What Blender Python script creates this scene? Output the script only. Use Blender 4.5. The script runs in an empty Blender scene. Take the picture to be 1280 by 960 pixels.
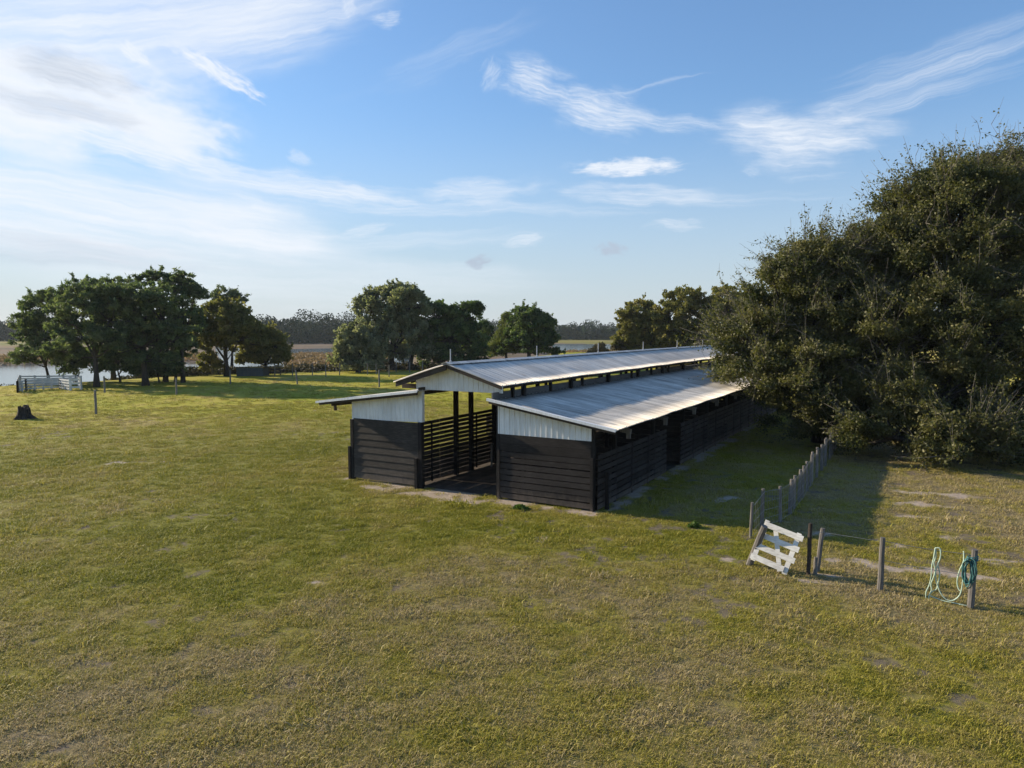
import bpy, math, random
import numpy as np
R = math.radians
random.seed(5)
rng = np.random.default_rng(11)
scene = bpy.context.scene
C = scene.collection

# ------------------------------------------------------------------ camera
F = 888.0 / 1280.0
CAM_H = 6.0
PITCH = math.atan(66.0 / 888.0)
cam_d = bpy.data.cameras.new('camera')
cam_d.sensor_width = 36.0
cam_d.lens = 36.0 * F
cam_d.clip_start = 0.1
cam_d.clip_end = 9000
cam = bpy.data.objects.new('camera', cam_d)
C.objects.link(cam)
cam.location = (0, 0, CAM_H)
cam.rotation_euler = (R(90) - PITCH, 0, 0)
scene.camera = cam

# ------------------------------------------------------------------ sun and sky
SUN_AZ = R(155.8)         # mathematical angle of the horizontal direction towards the sun
SUN_EL = R(21.3)
s = (math.cos(SUN_AZ) * math.cos(SUN_EL), math.sin(SUN_AZ) * math.cos(SUN_EL), math.sin(SUN_EL))
import mathutils
sun_d = bpy.data.lights.new('sun', 'SUN')
sun_d.energy = 5.0
sun_d.angle = R(0.53)
sun_d.color = (1.0, 0.86, 0.66)
sun = bpy.data.objects.new('sun', sun_d)
C.objects.link(sun)
sun.location = (-40, 20, 40)
sun.rotation_euler = mathutils.Vector(s).to_track_quat('Z', 'Y').to_euler()

scene.view_settings.view_transform = 'Standard'
scene.view_settings.look = 'None'
scene.view_settings.gamma = 1.0
scene.view_settings.exposure = 0.68
scene.cycles.use_denoising = True
scene.cycles.max_bounces = 6
scene.cycles.diffuse_bounces = 3
scene.cycles.glossy_bounces = 2
scene.cycles.transmission_bounces = 4
scene.cycles.transparent_max_bounces = 8
scene.cycles.volume_bounces = 0
scene.cycles.caustics_reflective = False
scene.cycles.caustics_refractive = False

SKY = 0.142


def build_world():
    w = bpy.data.worlds.new('World')
    scene.world = w
    w.cycles.sampling_method = 'MANUAL'
    w.cycles.sample_map_resolution = 256
    w.use_nodes = True
    nt = w.node_tree
    N, Lk = nt.nodes, nt.links
    N.clear()
    out = N.new('ShaderNodeOutputWorld')
    bg = N.new('ShaderNodeBackground')
    bg.inputs['Strength'].default_value = SKY
    sky = N.new('ShaderNodeTexSky')
    sky.sky_type = 'NISHITA'
    sky.sun_disc = False
    sky.sun_elevation = SUN_EL
    sky.sun_rotation = math.atan2(s[0], s[1])
    sky.altitude = 30
    sky.air_density = 1.0
    sky.dust_density = 0.35
    sky.ozone_density = 3.2
    tc = N.new('ShaderNodeTexCoord')
    sep = N.new('ShaderNodeSeparateXYZ')
    Lk.new(tc.outputs['Generated'], sep.inputs[0])

    def M(op, a, b=None, clamp=False):
        n = N.new('ShaderNodeMath')
        n.operation = op
        n.use_clamp = clamp
        for i, x in enumerate((a, b)):
            if x is None:
                continue
            if isinstance(x, (int, float)):
                n.inputs[i].default_value = x
            else:
                Lk.new(x, n.inputs[i])
        return n.outputs[0]
    az = M('MULTIPLY', M('ARCTAN2', sep.outputs[0], sep.outputs[1]), 57.2958)
    el = M('MULTIPLY', M('ARCSINE', sep.outputs[2]), 57.2958)
    comb = N.new('ShaderNodeCombineXYZ')
    Lk.new(az, comb.inputs[0])
    Lk.new(el, comb.inputs[1])
    # wispy domain warp, in degrees
    wn = N.new('ShaderNodeTexNoise')
    wn.inputs['Scale'].default_value = 0.45
    wn.inputs['Detail'].default_value = 5
    Lk.new(comb.outputs[0], wn.inputs['Vector'])
    ws = N.new('ShaderNodeVectorMath')
    ws.operation = 'SUBTRACT'
    Lk.new(wn.outputs['Color'], ws.inputs[0])
    ws.inputs[1].default_value = (.5, .5, .5)
    wm = N.new('ShaderNodeVectorMath')
    wm.operation = 'MULTIPLY_ADD'
    Lk.new(ws.outputs[0], wm.inputs[0])
    wm.inputs[1].default_value = (1.3, .9, 0)
    Lk.new(comb.outputs[0], wm.inputs[2])
    vec = wm.outputs[0]

    def patch(a0, e0, ln, wd, ang, amp, edge=0.9, nscale=1.6, lo=0.33, hi=0.62, stretch=1.0, seed=0.0, fib=12.0, fibs=.75):
        m = N.new('ShaderNodeMapping')
        m.vector_type = 'TEXTURE'
        Lk.new(vec, m.inputs['Vector'])
        m.inputs['Location'].default_value = (a0, e0, 0)
        m.inputs['Rotation'].default_value = (0, 0, R(ang))
        m.inputs['Scale'].default_value = (ln, wd, 1)
        l = N.new('ShaderNodeVectorMath')
        l.operation = 'LENGTH'
        Lk.new(m.outputs[0], l.inputs[0])
        mr = N.new('ShaderNodeMapRange')
        mr.interpolation_type = 'SMOOTHSTEP'
        Lk.new(l.outputs['Value'], mr.inputs[0])
        mr.inputs[1].default_value = 1.0
        mr.inputs[2].default_value = 1.0 - edge
        mr.inputs[3].default_value = 0
        mr.inputs[4].default_value = 1
        sc = N.new('ShaderNodeVectorMath')
        sc.operation = 'MULTIPLY_ADD'
        Lk.new(m.outputs[0], sc.inputs[0])
        sc.inputs[1].default_value = (stretch, 1, 1)
        sc.inputs[2].default_value = (seed * 3.7, seed * 1.9, seed)
        nz = N.new('ShaderNodeTexNoise')
        nz.inputs['Scale'].default_value = nscale
        nz.inputs['Detail'].default_value = 8
        nz.inputs['Roughness'].default_value = 0.55
        Lk.new(sc.outputs[0], nz.inputs['Vector'])
        # density threshold loosens where the mask is strong
        add = M('ADD', nz.outputs[0], M('MULTIPLY', M('SUBTRACT', mr.outputs[0], 1.0), 0.45))
        r2 = N.new('ShaderNodeMapRange')
        r2.interpolation_type = 'SMOOTHSTEP'
        Lk.new(add, r2.inputs[0])
        r2.inputs[1].default_value = lo
        r2.inputs[2].default_value = hi + .16
        r2.inputs[3].default_value = 0
        r2.inputs[4].default_value = amp
        fv = N.new('ShaderNodeMapping')
        Lk.new(m.outputs[0], fv.inputs['Vector'])
        fv.inputs['Rotation'].default_value = (0, 0, R(fib))
        fv.inputs['Scale'].default_value = (1.5, 8.0, 1)
        fn = N.new('ShaderNodeTexNoise')
        fn.inputs['Scale'].default_value = 1.6
        fn.inputs['Detail'].default_value = 9
        fn.inputs['Roughness'].default_value = 0.62
        Lk.new(fv.outputs[0], fn.inputs['Vector'])
        r3 = N.new('ShaderNodeMapRange')
        Lk.new(fn.outputs[0], r3.inputs[0])
        r3.inputs[1].default_value = .32
        r3.inputs[2].default_value = .66
        r3.inputs[3].default_value = 1.0 - fibs
        r3.inputs[4].default_value = 1.0
        edge_m = M('MULTIPLY', mr.outputs[0], 2.2, True)
        return M('MULTIPLY', M('MULTIPLY', r2.outputs[0], r3.outputs[0]), edge_m)

    def px(x, y):       # compass azimuth and elevation, degrees, of a cloud
        X, Y = (x - 640) / 888.0, (480 - y) / 888.0
        cp, sp = math.cos(PITCH), math.sin(PITCH)
        d = (X, cp + Y * sp, -sp + Y * cp)
        n = math.sqrt(sum(q * q for q in d))
        return math.degrees(math.atan2(d[0], d[1])), math.degrees(math.asin(d[2] / n))
    K = 0.0585
    white = [
        # x, y, half length px, half width px, angle (up to the right +), amp, kwargs
        (60, 20, 480, 150, 14, .92, dict(fibs=.55, fib=4, nscale=1.9, lo=.12, hi=.5, stretch=.6, seed=1)),
        (330, 30, 270, 62, 16, .9, dict(fibs=.6, nscale=1.7, lo=.1, hi=.55, stretch=.6, seed=2)),
        (95, 125, 230, 85, -5, 1.0, dict(nscale=2.2, lo=.1, hi=.34, seed=3, fibs=.2)),
        (210, 162, 140, 40, -8, .9, dict(nscale=2.2, lo=.15, hi=.4, seed=4, fibs=.2)),
        (275, 92, 88, 14, -24, 1.0, dict(fibs=.4, nscale=3.0, lo=.1, hi=.38, stretch=1.8, seed=5)),
        (170, 66, 28, 12, -26, 1.0, dict(nscale=2.0, lo=.05, hi=.3, seed=6)),
        (180, 188, 220, 22, -9, .95, dict(fibs=.5, nscale=2.6, lo=.1, hi=.45, stretch=1.5, seed=7)),
        (120, 268, 420, 86, -6, 1.0, dict(fibs=.55, fib=5, nscale=2.0, lo=.03, hi=.4, stretch=.7, seed=8)),
        (300, 285, 180, 40, -3, .95, dict(fibs=.5, fib=6, nscale=1.8, lo=.05, hi=.4, stretch=.8, seed=9)),
        (390, 238, 230, 24, -5, .9, dict(fibs=.5, nscale=2.4, lo=.1, hi=.5, stretch=1.0, seed=10)),
        (600, 240, 140, 26, 2, .6, dict(fibs=.5, nscale=2.4, lo=.14, hi=.5, stretch=1.0, seed=11)),
        (260, 345, 640, 66, 0, .8, dict(fibs=.4, fib=2, nscale=1.3, lo=.12, hi=.6, stretch=.7, seed=12)),
        (785, 209, 110, 13, 0, 1.0, dict(fibs=.3, nscale=2.6, lo=.06, hi=.34, stretch=1.8, seed=13)),
        (800, 242, 170, 18, -4, .62, dict(fibs=.5, nscale=2.4, lo=.1, hi=.5, stretch=1.1, seed=14)),
        (612, 92, 34, 18, 55, .75, dict(fib=0, nscale=2.0, lo=.2, hi=.6, stretch=.6, seed=15)),
        (668, 100, 95, 32, -14, .75, dict(fib=65, nscale=2.4, lo=.1, hi=.5, stretch=1.0, seed=16)),
        (752, 140, 120, 38, -14, .85, dict(fib=50, nscale=2.4, lo=.1, hi=.5, stretch=1.0, seed=17)),
        (850, 154, 150, 16, -6, .66, dict(fib=25, nscale=2.2, lo=.16, hi=.6, stretch=1.2, seed=18)),
        (1000, 170, 165, 46, -6, 1.0, dict(fib=35, fibs=.6, nscale=2.4, lo=.08, hi=.45, stretch=.8, seed=19)),
        (1130, 105, 300, 22, 12, .55, dict(fib=3, fibs=.7, nscale=2.0, lo=.12, hi=.55, stretch=.8, seed=20)),
        (1130, 128, 230, 16, 9, .45, dict(fib=4, nscale=2.0, lo=.16, hi=.62, stretch=.8, seed=21)),
        (800, 110, 140, 5, 8, .38, dict(nscale=2.0, lo=.16, hi=.62, stretch=.8, seed=22)),
        (845, 282, 55, 10, -3, .5, dict(nscale=2.0, lo=.08, hi=.4, seed=23)),
        (458, 286, 60, 11, 12, .5, dict(nscale=2.0, lo=.08, hi=.4, seed=24)),
        (655, 300, 50, 9, 7, .65, dict(nscale=2.0, lo=.08, hi=.4, seed=25)),
        (484, 26, 34, 13, 8, .5, dict(nscale=2.0, lo=.08, hi=.4, seed=26)),
        (436, 6, 18, 14, 50, .5, dict(nscale=2.0, lo=.05, hi=.4, seed=27)),
        (374, 198, 24, 12, -20, .5, dict(nscale=2.0, lo=.05, hi=.4, seed=28)),
        (1010, 222, 80, 8, -3, .35, dict(nscale=2.0, lo=.2, hi=.65, seed=29)),
        (560, 345, 300, 30, -3, .42, dict(nscale=1.6, lo=.14, hi=.7, stretch=.7, seed=30)),
        (560, 262, 220, 12, 3, .4, dict(nscale=2.2, lo=.1, hi=.5, stretch=.9, seed=32)),
        (700, 262, 200, 10, -3, .32, dict(nscale=2.2, lo=.1, hi=.5, stretch=.9, seed=33)),
        (520, 300, 260, 14, 4, .38, dict(nscale=2.2, lo=.1, hi=.5, stretch=.9, seed=34)),
        (900, 250, 200, 12, -2, .3, dict(nscale=2.2, lo=.1, hi=.5, stretch=.9, seed=35)),
        (1180, 60, 200, 16, 10, .3, dict(nscale=2.2, lo=.1, hi=.5, stretch=.9, seed=36)),
        (560, 70, 200, 30, 20, .22, dict(nscale=2.2, lo=.1, hi=.5, stretch=.9, seed=37)),
        (940, 212, 24, 10, -20, .4, dict(nscale=2.0, lo=.2, hi=.6, seed=31)),
    ]
    tot = None
    for (x, y, l_, w_, ang, amp, kw) in white:
        a0, e0 = px(x, y)
        o = patch(a0 + .0, e0, l_ * K, w_ * K * 1.25, ang, amp, **kw)
        inv = M('SUBTRACT', 1.0, o)
        tot = inv if tot is None else M('MULTIPLY', tot, inv)
    cov = M('SUBTRACT', 1.0, tot, True)
    grey = None
    for (x, y, l_, w_, ang, amp, kw) in [
            (95, 90, 110, 26, -6, .6, dict(fibs=.5, nscale=1.8, lo=.1, hi=.4, seed=41)),
            (75, 136, 130, 22, -4, .5, dict(fibs=.5, nscale=1.8, lo=.1, hi=.4, seed=42)),
            (60, 312, 330, 28, -2, .4, dict(fibs=.4, nscale=1.4, lo=.1, hi=.5, seed=45)),
            (598, 327, 30, 10, 14, .9, dict(fibs=.3, nscale=2.2, lo=.05, hi=.3, seed=43)),
            (764, 312, 34, 12, -4, .85, dict(fibs=.3, nscale=2.2, lo=.1, hi=.35, stretch=1.5, seed=44))]:
        a0, e0 = px(x, y)
        o = patch(a0, e0, l_ * K, w_ * K * 1.25, ang, amp, **kw)
        inv = M('SUBTRACT', 1.0, o)
        grey = inv if grey is None else M('MULTIPLY', grey, inv)
    gcov = M('SUBTRACT', 1.0, grey, True)

    def mix(f, a, b):
        n = N.new('ShaderNodeMix')
        n.data_type = 'RGBA'
        Lk.new(f, n.inputs['Factor'])
        for i, x in ((6, a), (7, b)):
            if isinstance(x, tuple):
                n.inputs[i].default_value = x
            else:
                Lk.new(x, n.inputs[i])
        return n.outputs[2]
    q = 1.0 / SKY
    lum = N.new('ShaderNodeVectorMath')
    lum.operation = 'DOT_PRODUCT'
    Lk.new(sky.outputs[0], lum.inputs[0])
    lum.inputs[1].default_value = (.25, .6, .15)
    scl = M('DIVIDE', 1.0, M('MULTIPLY_ADD', lum.outputs['Value'], .13))
    scl.node.inputs[0].default_value = 1.0
    den = scl.node.inputs[1].links[0].from_node
    den.inputs[2].default_value = 1.0
    tint = N.new('ShaderNodeVectorMath')
    tint.operation = 'MULTIPLY'
    Lk.new(sky.outputs[0], tint.inputs[0])
    tint.inputs[1].default_value = (.95, 1.04, 1.10)
    skc = N.new('ShaderNodeVectorMath')
    skc.operation = 'SCALE'
    Lk.new(tint.outputs[0], skc.inputs[0])
    Lk.new(scl, skc.inputs['Scale'])
    # thin pale veil low over the horizon
    hz = N.new('ShaderNodeMapRange')
    hz.interpolation_type = 'SMOOTHSTEP'
    Lk.new(el, hz.inputs[0])
    hz.inputs[1].default_value = 18.0
    hz.inputs[2].default_value = -2.0
    hz.inputs[3].default_value = 0.0
    hz.inputs[4].default_value = .82
    skb = mix(hz.outputs[0], skc.outputs[0], (.37 * q, .41 * q, .465 * q, 1))
    col = mix(cov, skb, (.56 * q, .59 * q, .635 * q, 1))
    col = mix(gcov, col, (.30 * q, .345 * q, .42 * q, 1))
    Lk.new(col, bg.inputs['Color'])
    Lk.new(bg.outputs[0], out.inputs['Surface'])


build_world()

# ------------------------------------------------------------------ material helpers


def mat(name):
    m = bpy.data.materials.new(name)
    m.use_nodes = True
    nt = m.node_tree
    b = nt.nodes['Principled BSDF']
    return m, nt, b


class NB:
    """tiny node builder"""

    def __init__(s, nt):
        s.nt = nt

    def n(s, t, **kw):
        x = s.nt.nodes.new(t)
        for k, v in kw.items():
            setattr(x, k, v)
        return x

    def set(s, sock, v):
        if hasattr(v, 'is_output'):
            s.nt.links.new(v, sock)
        else:
            sock.default_value = v

    def noise(s, vec, scale, detail=4, rough=.55, fac=True):
        x = s.n('ShaderNodeTexNoise')
        if vec is not None:
            s.set(x.inputs['Vector'], vec)
        x.inputs['Scale'].default_value = scale
        x.inputs['Detail'].default_value = detail
        x.inputs['Roughness'].default_value = rough
        return x.outputs[0 if fac else 1]

    def ramp(s, f, stops):
        x = s.n('ShaderNodeValToRGB')
        s.set(x.inputs[0], f)
        cr = x.color_ramp
        while len(cr.elements) < len(stops):
            cr.elements.new(.5)
        for e, (p, c) in zip(cr.elements, stops):
            e.position = p
            e.color = (c, c, c, 1) if isinstance(c, (int, float)) else (*c, 1)
        return x.outputs[0]

    def mix(s, f, a, b, mode='MIX'):
        x = s.n('ShaderNodeMix', data_type='RGBA', blend_type=mode)
        s.set(x.inputs['Factor'], f)
        for i, c in ((6, a), (7, b)):
            if isinstance(c, tuple) and len(c) == 3:
                c = (*c, 1)
            s.set(x.inputs[i], c)
        return x.outputs[2]

    def math(s, op, a, b=0.0, clamp=False):
        x = s.n('ShaderNodeMath', operation=op, use_clamp=clamp)
        s.set(x.inputs[0], a)
        s.set(x.inputs[1], b)
        return x.outputs[0]

    def obj(s, scale=(1, 1, 1)):
        tc = s.n('ShaderNodeTexCoord')
        m = s.n('ShaderNodeMapping')
        s.set(m.inputs['Vector'], tc.outputs['Object'])
        m.inputs['Scale'].default_value = scale
        return m.outputs[0]

    def pos(s, scale=(1, 1, 1)):
        g = s.n('ShaderNodeNewGeometry')
        m = s.n('ShaderNodeMapping')
        s.set(m.inputs['Vector'], g.outputs['Position'])
        m.inputs['Scale'].default_value = scale
        return m.outputs[0]

    def attr(s, name, kind='GEOMETRY'):
        a = s.n('ShaderNodeAttribute', attribute_name=name, attribute_type=kind)
        return a

    def bump(s, h, strength=.5, dist=.02):
        b = s.n('ShaderNodeBump')
        s.set(b.inputs['Height'], h)
        b.inputs['Strength'].default_value = strength
        b.inputs['Distance'].default_value = dist
        return b.outputs[0]


def wood(name, c0, c1, c2, scale=(1.2, 1.2, 14), rough=.85, spec=.2, rnd=.35, dust=0.0):
    """weathered boards; grain stretched along the long axis through anisotropic object coordinates"""
    m, nt, b = mat(name)
    k = NB(nt)
    v = k.obj(scale)
    g = k.noise(v, 3.0, 6, .65)
    big = k.noise(k.obj((1, 1, 1)), 1.1, 3)
    col = k.ramp(g, [(.3, c0), (.55, c1), (.75, c2)])
    a = k.attr('tint')
    f = k.math('MULTIPLY_ADD', a.outputs['Fac'], rnd)
    nt.nodes[f.node.name].inputs[2].default_value = 1.0 - rnd / 2
    col = k.mix(1.0, col, k.ramp(big, [(.3, .75), (.7, 1.15)]), 'MULTIPLY')
    cc = k.n('ShaderNodeVectorMath', operation='SCALE')
    k.set(cc.inputs[0], col)
    k.set(cc.inputs['Scale'], f)
    fin = cc.outputs[0]
    if dust > 0:                                        # dried mud splashed up from the ground, and pale scuffs
        sp = k.n('ShaderNodeSeparateXYZ')
        k.set(sp.inputs[0], k.obj())
        nz = k.noise(k.obj((2.5, 2.5, 1.2)), 2.0, 6, .7)
        hgt = k.math('SUBTRACT', k.math('MULTIPLY', nz, 1.5), k.math('MULTIPLY', sp.outputs[2], 1.25))
        fin = k.mix(k.ramp(hgt, [(.15, 0.0), (.75, dust)]), fin, (.17, .135, .105))
        sc = k.noise(k.obj((1.5, 1.5, 16)), 1.3, 6, .75)
        fin = k.mix(k.ramp(sc, [(.60, 0.0), (.72, .35)]), fin, (.13, .115, .10))
    k.set(b.inputs['Base Color'], fin)
    b.inputs['Roughness'].default_value = rough
    b.inputs['Specular IOR Level'].default_value = spec
    k.set(b.inputs['Normal'], k.bump(g, .35, .006))
    return m


MAT = {}
MAT['black_board'] = wood('black stained boards', (.022, .0185, .017), (.040, .034, .031), (.074, .064, .058), (1.2, 1.2, 12), rnd=.7, dust=.55)
MAT['worn_board'] = wood('worn dark boards', (.036, .031, .027), (.068, .059, .051), (.12, .105, .09), (1.2, 1.2, 12), rnd=.5, dust=.5)
MAT['dark_post'] = wood('dark posts', (.012, .011, .011), (.022, .020, .019), (.04, .036, .033), (8, 8, 1))
MAT['grey_wood'] = wood('weathered grey wood', (.11, .10, .09), (.19, .175, .16), (.28, .26, .235), (10, 10, 1.2))
MAT['grey_beam'] = wood('weathered grey beam', (.09, .085, .08), (.15, .145, .14), (.22, .21, .20), (3, .4, 12))
MAT['brown_beam'] = wood('old brown beam', (.035, .027, .022), (.065, .052, .043), (.10, .085, .07), (1.5, 1.5, 9))
MAT['white_paint'] = wood('white painted boards', (.50, .48, .44), (.74, .72, .66), (.82, .80, .74), (2, 2, 9), .6, .35, .15)
MAT['old_white'] = wood('chalky white boards', (.36, .37, .37), (.55, .56, .55), (.68, .68, .66), (2, 2, 9), .8, .2, .3)
MAT['burnt'] = wood('burnt stump wood', (.012, .011, .010), (.030, .026, .023), (.09, .08, .07), (9, 9, 1.2))


def metal_siding():
    m, nt, b = mat('white metal siding')
    k = NB(nt)
    streak = k.noise(k.obj((9, 9, .7)), 2.2, 5, .6)
    big = k.noise(k.obj((1, 1, 1)), .9, 3)
    c = k.ramp(streak, [(.28, (.64, .63, .60)), (.5, (.80, .81, .81)), (.8, (.86, .87, .88))])
    c = k.mix(1.0, c, k.ramp(big, [(.3, .86), (.65, 1.05)]), 'MULTIPLY')
    k.set(b.inputs['Base Color'], c)
    b.inputs['Roughness'].default_value = .5
    return m


MAT['siding'] = metal_siding()


def roof_mat(name, base, dirt, amount):
    m, nt, b = mat(name)
    k = NB(nt)
    st = k.noise(k.obj((.22, 3.2, 1)), 1.4, 7, .68)        # streaks run down the slope
    fine = k.noise(k.obj((.6, 9, 1)), 2.0, 4, .6)
    pn = k.n('ShaderNodeTexWhiteNoise', noise_dimensions='1D')
    sp = k.n('ShaderNodeSeparateXYZ')
    k.set(sp.inputs[0], k.obj())
    k.set(pn.inputs['W'], k.math('FLOOR', k.math('MULTIPLY', sp.outputs[1], 1.0 / .9)))
    blot = k.noise(k.obj((1, 1, 1)), .55, 5, .6)
    f = k.math('ADD', k.math('MULTIPLY', st, .62), k.math('MULTIPLY', blot, .38))
    c = k.mix(k.ramp(f, [(.40, 0.0), (.62, 1.0)]), tuple(q * 1.0 for q in base), dirt)
    c = k.mix(k.ramp(fine, [(.45, 0.0), (.75, .5)]), c, tuple(q * .6 for q in dirt))
    c = k.mix(amount, base, c)
    c = k.mix(1.0, c, k.ramp(pn.outputs[0], [(0, .90), (1, 1.08)]), 'MULTIPLY')
    rs = k.noise(k.obj((.5, 2.2, 1)), 1.7, 7, .72)
    c = k.mix(k.ramp(rs, [(.62, 0.0), (.74, .55)]), c, (.24, .155, .10))
    lap = k.math('FRACT', k.math('ADD', k.math('MULTIPLY', sp.outputs[0], 1.0 / 2.42), .37))
    c = k.mix(1.0, c, k.ramp(lap, [(0, .72), (.02, 1.0)]), 'MULTIPLY')
    sx = k.math('ABSOLUTE', k.math('SUBTRACT', k.math('FRACT', k.math('MULTIPLY', sp.outputs[0], 1.0 / .6)), .5))
    sy = k.math('ABSOLUTE', k.math('SUBTRACT', k.math('FRACT', k.math('MULTIPLY', sp.outputs[1], 1.0 / .3)), .13))
    dd = k.math('ADD', k.math('MULTIPLY', k.math('SUBTRACT', .5, sx), .6), k.math('MULTIPLY', sy, .3))
    c = k.mix(k.ramp(dd, [(.016, .7), (.024, 0.0)]), c, (.16, .14, .12))
    seam = k.math('FRACT', k.math('MULTIPLY', sp.outputs[1], 1.0 / .9))
    sm = k.ramp(seam, [(0, .45), (.07, 1.0)])
    c = k.mix(1.0, c, sm, 'MULTIPLY')
    k.set(b.inputs['Base Color'], c)
    b.inputs['Roughness'].default_value = .75
    b.inputs['Specular IOR Level'].default_value = .2
    k.set(b.inputs['Normal'], k.bump(fine, .2, .004))
    return m


MAT['roof_upper'] = roof_mat('galvanised roof sheets', (.80, .745, .66), (.50, .465, .42), .9)
MAT['roof_lower'] = roof_mat('stained roof sheets', (.74, .69, .61), (.36, .325, .28), 1.0)


def simple(name, col, rough=.6, metallic=0.0, spec=.5, var=.25, scale=8):
    m, nt, b = mat(name)
    k = NB(nt)
    n = k.noise(k.obj(), scale, 4)
    c = k.mix(1.0, col, k.ramp(n, [(.25, 1 - var), (.75, 1 + var)]), 'MULTIPLY')
    k.set(b.inputs['Base Color'], c)
    b.inputs['Roughness'].default_value = rough
    b.inputs['Metallic'].default_value = metallic
    b.inputs['Specular IOR Level'].default_value = spec
    return m


MAT['wire'] = simple('galvanised wire', (.30, .30, .30), .5, .8)
MAT['rod'] = simple('pale rod', (.52, .53, .54), .5, .3)
MAT['hose'] = simple('pale green hose', (.42, .53, .42), .45, 0, .4, .12)
MAT['teal'] = simple('teal hose', (.05, .15, .145), .5, 0, .4, .25)
MAT['tub'] = simple('black rubber tub', (.015, .015, .017), .55)
MAT['tub_water'] = simple('tub water', (.10, .17, .24), .04)
MAT['shed_metal'] = simple('grey shed sheet', (.075, .095, .115), .6, .2, .4, .25, 2)
MAT['shed_dark'] = simple('dark shed timber', (.05, .047, .045), .8)


def leaf_mat(name, dark, mid, light, trans=.3, rough=.6, spec=.18):
    m, nt, b = mat(name)
    k = NB(nt)
    a = k.attr('tint')
    c = k.ramp(a.outputs['Fac'], [(.1, dark), (.5, mid), (.92, light)])
    k.set(b.inputs['Base Color'], c)
    b.inputs['Roughness'].default_value = rough
    b.inputs['Specular IOR Level'].default_value = spec
    t = k.n('ShaderNodeBsdfTranslucent')
    tcl = k.mix(1.0, c, (1.25, 1.35, .75), 'MULTIPLY')
    k.set(t.inputs['Color'], tcl)
    ms = k.n('ShaderNodeMixShader')
    ms.inputs[0].default_value = trans
    nt.links.new(b.outputs[0], ms.inputs[1])
    nt.links.new(t.outputs[0], ms.inputs[2])
    nt.links.new(ms.outputs[0], nt.nodes['Material Output'].inputs['Surface'])
    return m


MAT['oak_leaf'] = leaf_mat('evergreen oak leaves', (.044, .054, .016), (.100, .102, .031), (.178, .164, .060), .36, .55, .3)
MAT['pine_leaf'] = leaf_mat('pine needles', (.052, .080, .036), (.100, .135, .058), (.170, .200, .090), .45)
MAT['olive_leaf'] = leaf_mat('olive leaves', (0.088, 0.094, 0.025), (0.163, 0.156, 0.045), (0.250, 0.213, 0.069), .42)
MAT['dark_leaf'] = leaf_mat('dark green leaves', (0.037, 0.065, 0.022), (0.077, 0.119, 0.040), (0.138, 0.181, 0.062), .42)
MAT['moss_leaf'] = leaf_mat('greyish oak leaves and moss', (0.108, 0.122, 0.064), (0.194, 0.208, 0.118), (0.316, 0.316, 0.201), .45)
MAT['cedar_leaf'] = leaf_mat('yellow green cedar', (0.066, 0.088, 0.024), (0.116, 0.138, 0.040), (0.176, 0.193, 0.061), .42)
MAT['far_leaf'] = leaf_mat('distant woods leaves', (.017, .032, .013), (.030, .050, .020), (.050, .072, .030), .0, .95, .02)
MAT['brush_leaf'] = leaf_mat('shore brush', (.030, .032, .016), (.060, .055, .028), (.11, .085, .045), .2)
MAT['reed'] = leaf_mat('dry reeds', (.12, .085, .05), (.21, .145, .085), (.33, .19, .09), .25)
MAT['weed_leaf'] = leaf_mat('fresh weeds', (.05, .095, .016), (.08, .135, .024), (.115, .18, .04), .3)
MAT['bark'] = wood('tree bark', (.028, .024, .02), (.055, .048, .042), (.10, .09, .08), (6, 6, 1.2))
MAT['twig'] = wood('grey twigs', (.10, .09, .075), (.17, .155, .13), (.25, .23, .20), (6, 6, 6))

# ------------------------------------------------------------------ mesh helpers


def np_mesh(name, V, faces, material, parent=None, tint=None, smooth=False):
    """faces: (n,k) array of equal sided polygons"""
    me = bpy.data.meshes.new(name)
    V = np.asarray(V, np.float32)
    faces = np.asarray(faces, np.int32)
    n, kk = faces.shape
    me.vertices.add(len(V))
    me.vertices.foreach_set('co', V.ravel())
    me.loops.add(n * kk)
    me.loops.foreach_set('vertex_index', faces.ravel())
    me.polygons.add(n)
    me.polygons.foreach_set('loop_start', np.arange(0, n * kk, kk, dtype=np.int32))
    if smooth:
        me.polygons.foreach_set('use_smooth', np.ones(n, dtype=bool))
    me.update(calc_edges=True)
    if tint is not None:
        a = me.attributes.new('tint', 'FLOAT', 'POINT')
        a.data.foreach_set('value', np.asarray(tint, np.float32))
    me.materials.append(material)
    o = bpy.data.objects.new(name, me)
    C.objects.link(o)
    if parent:
        o.parent = parent
    return o


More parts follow.
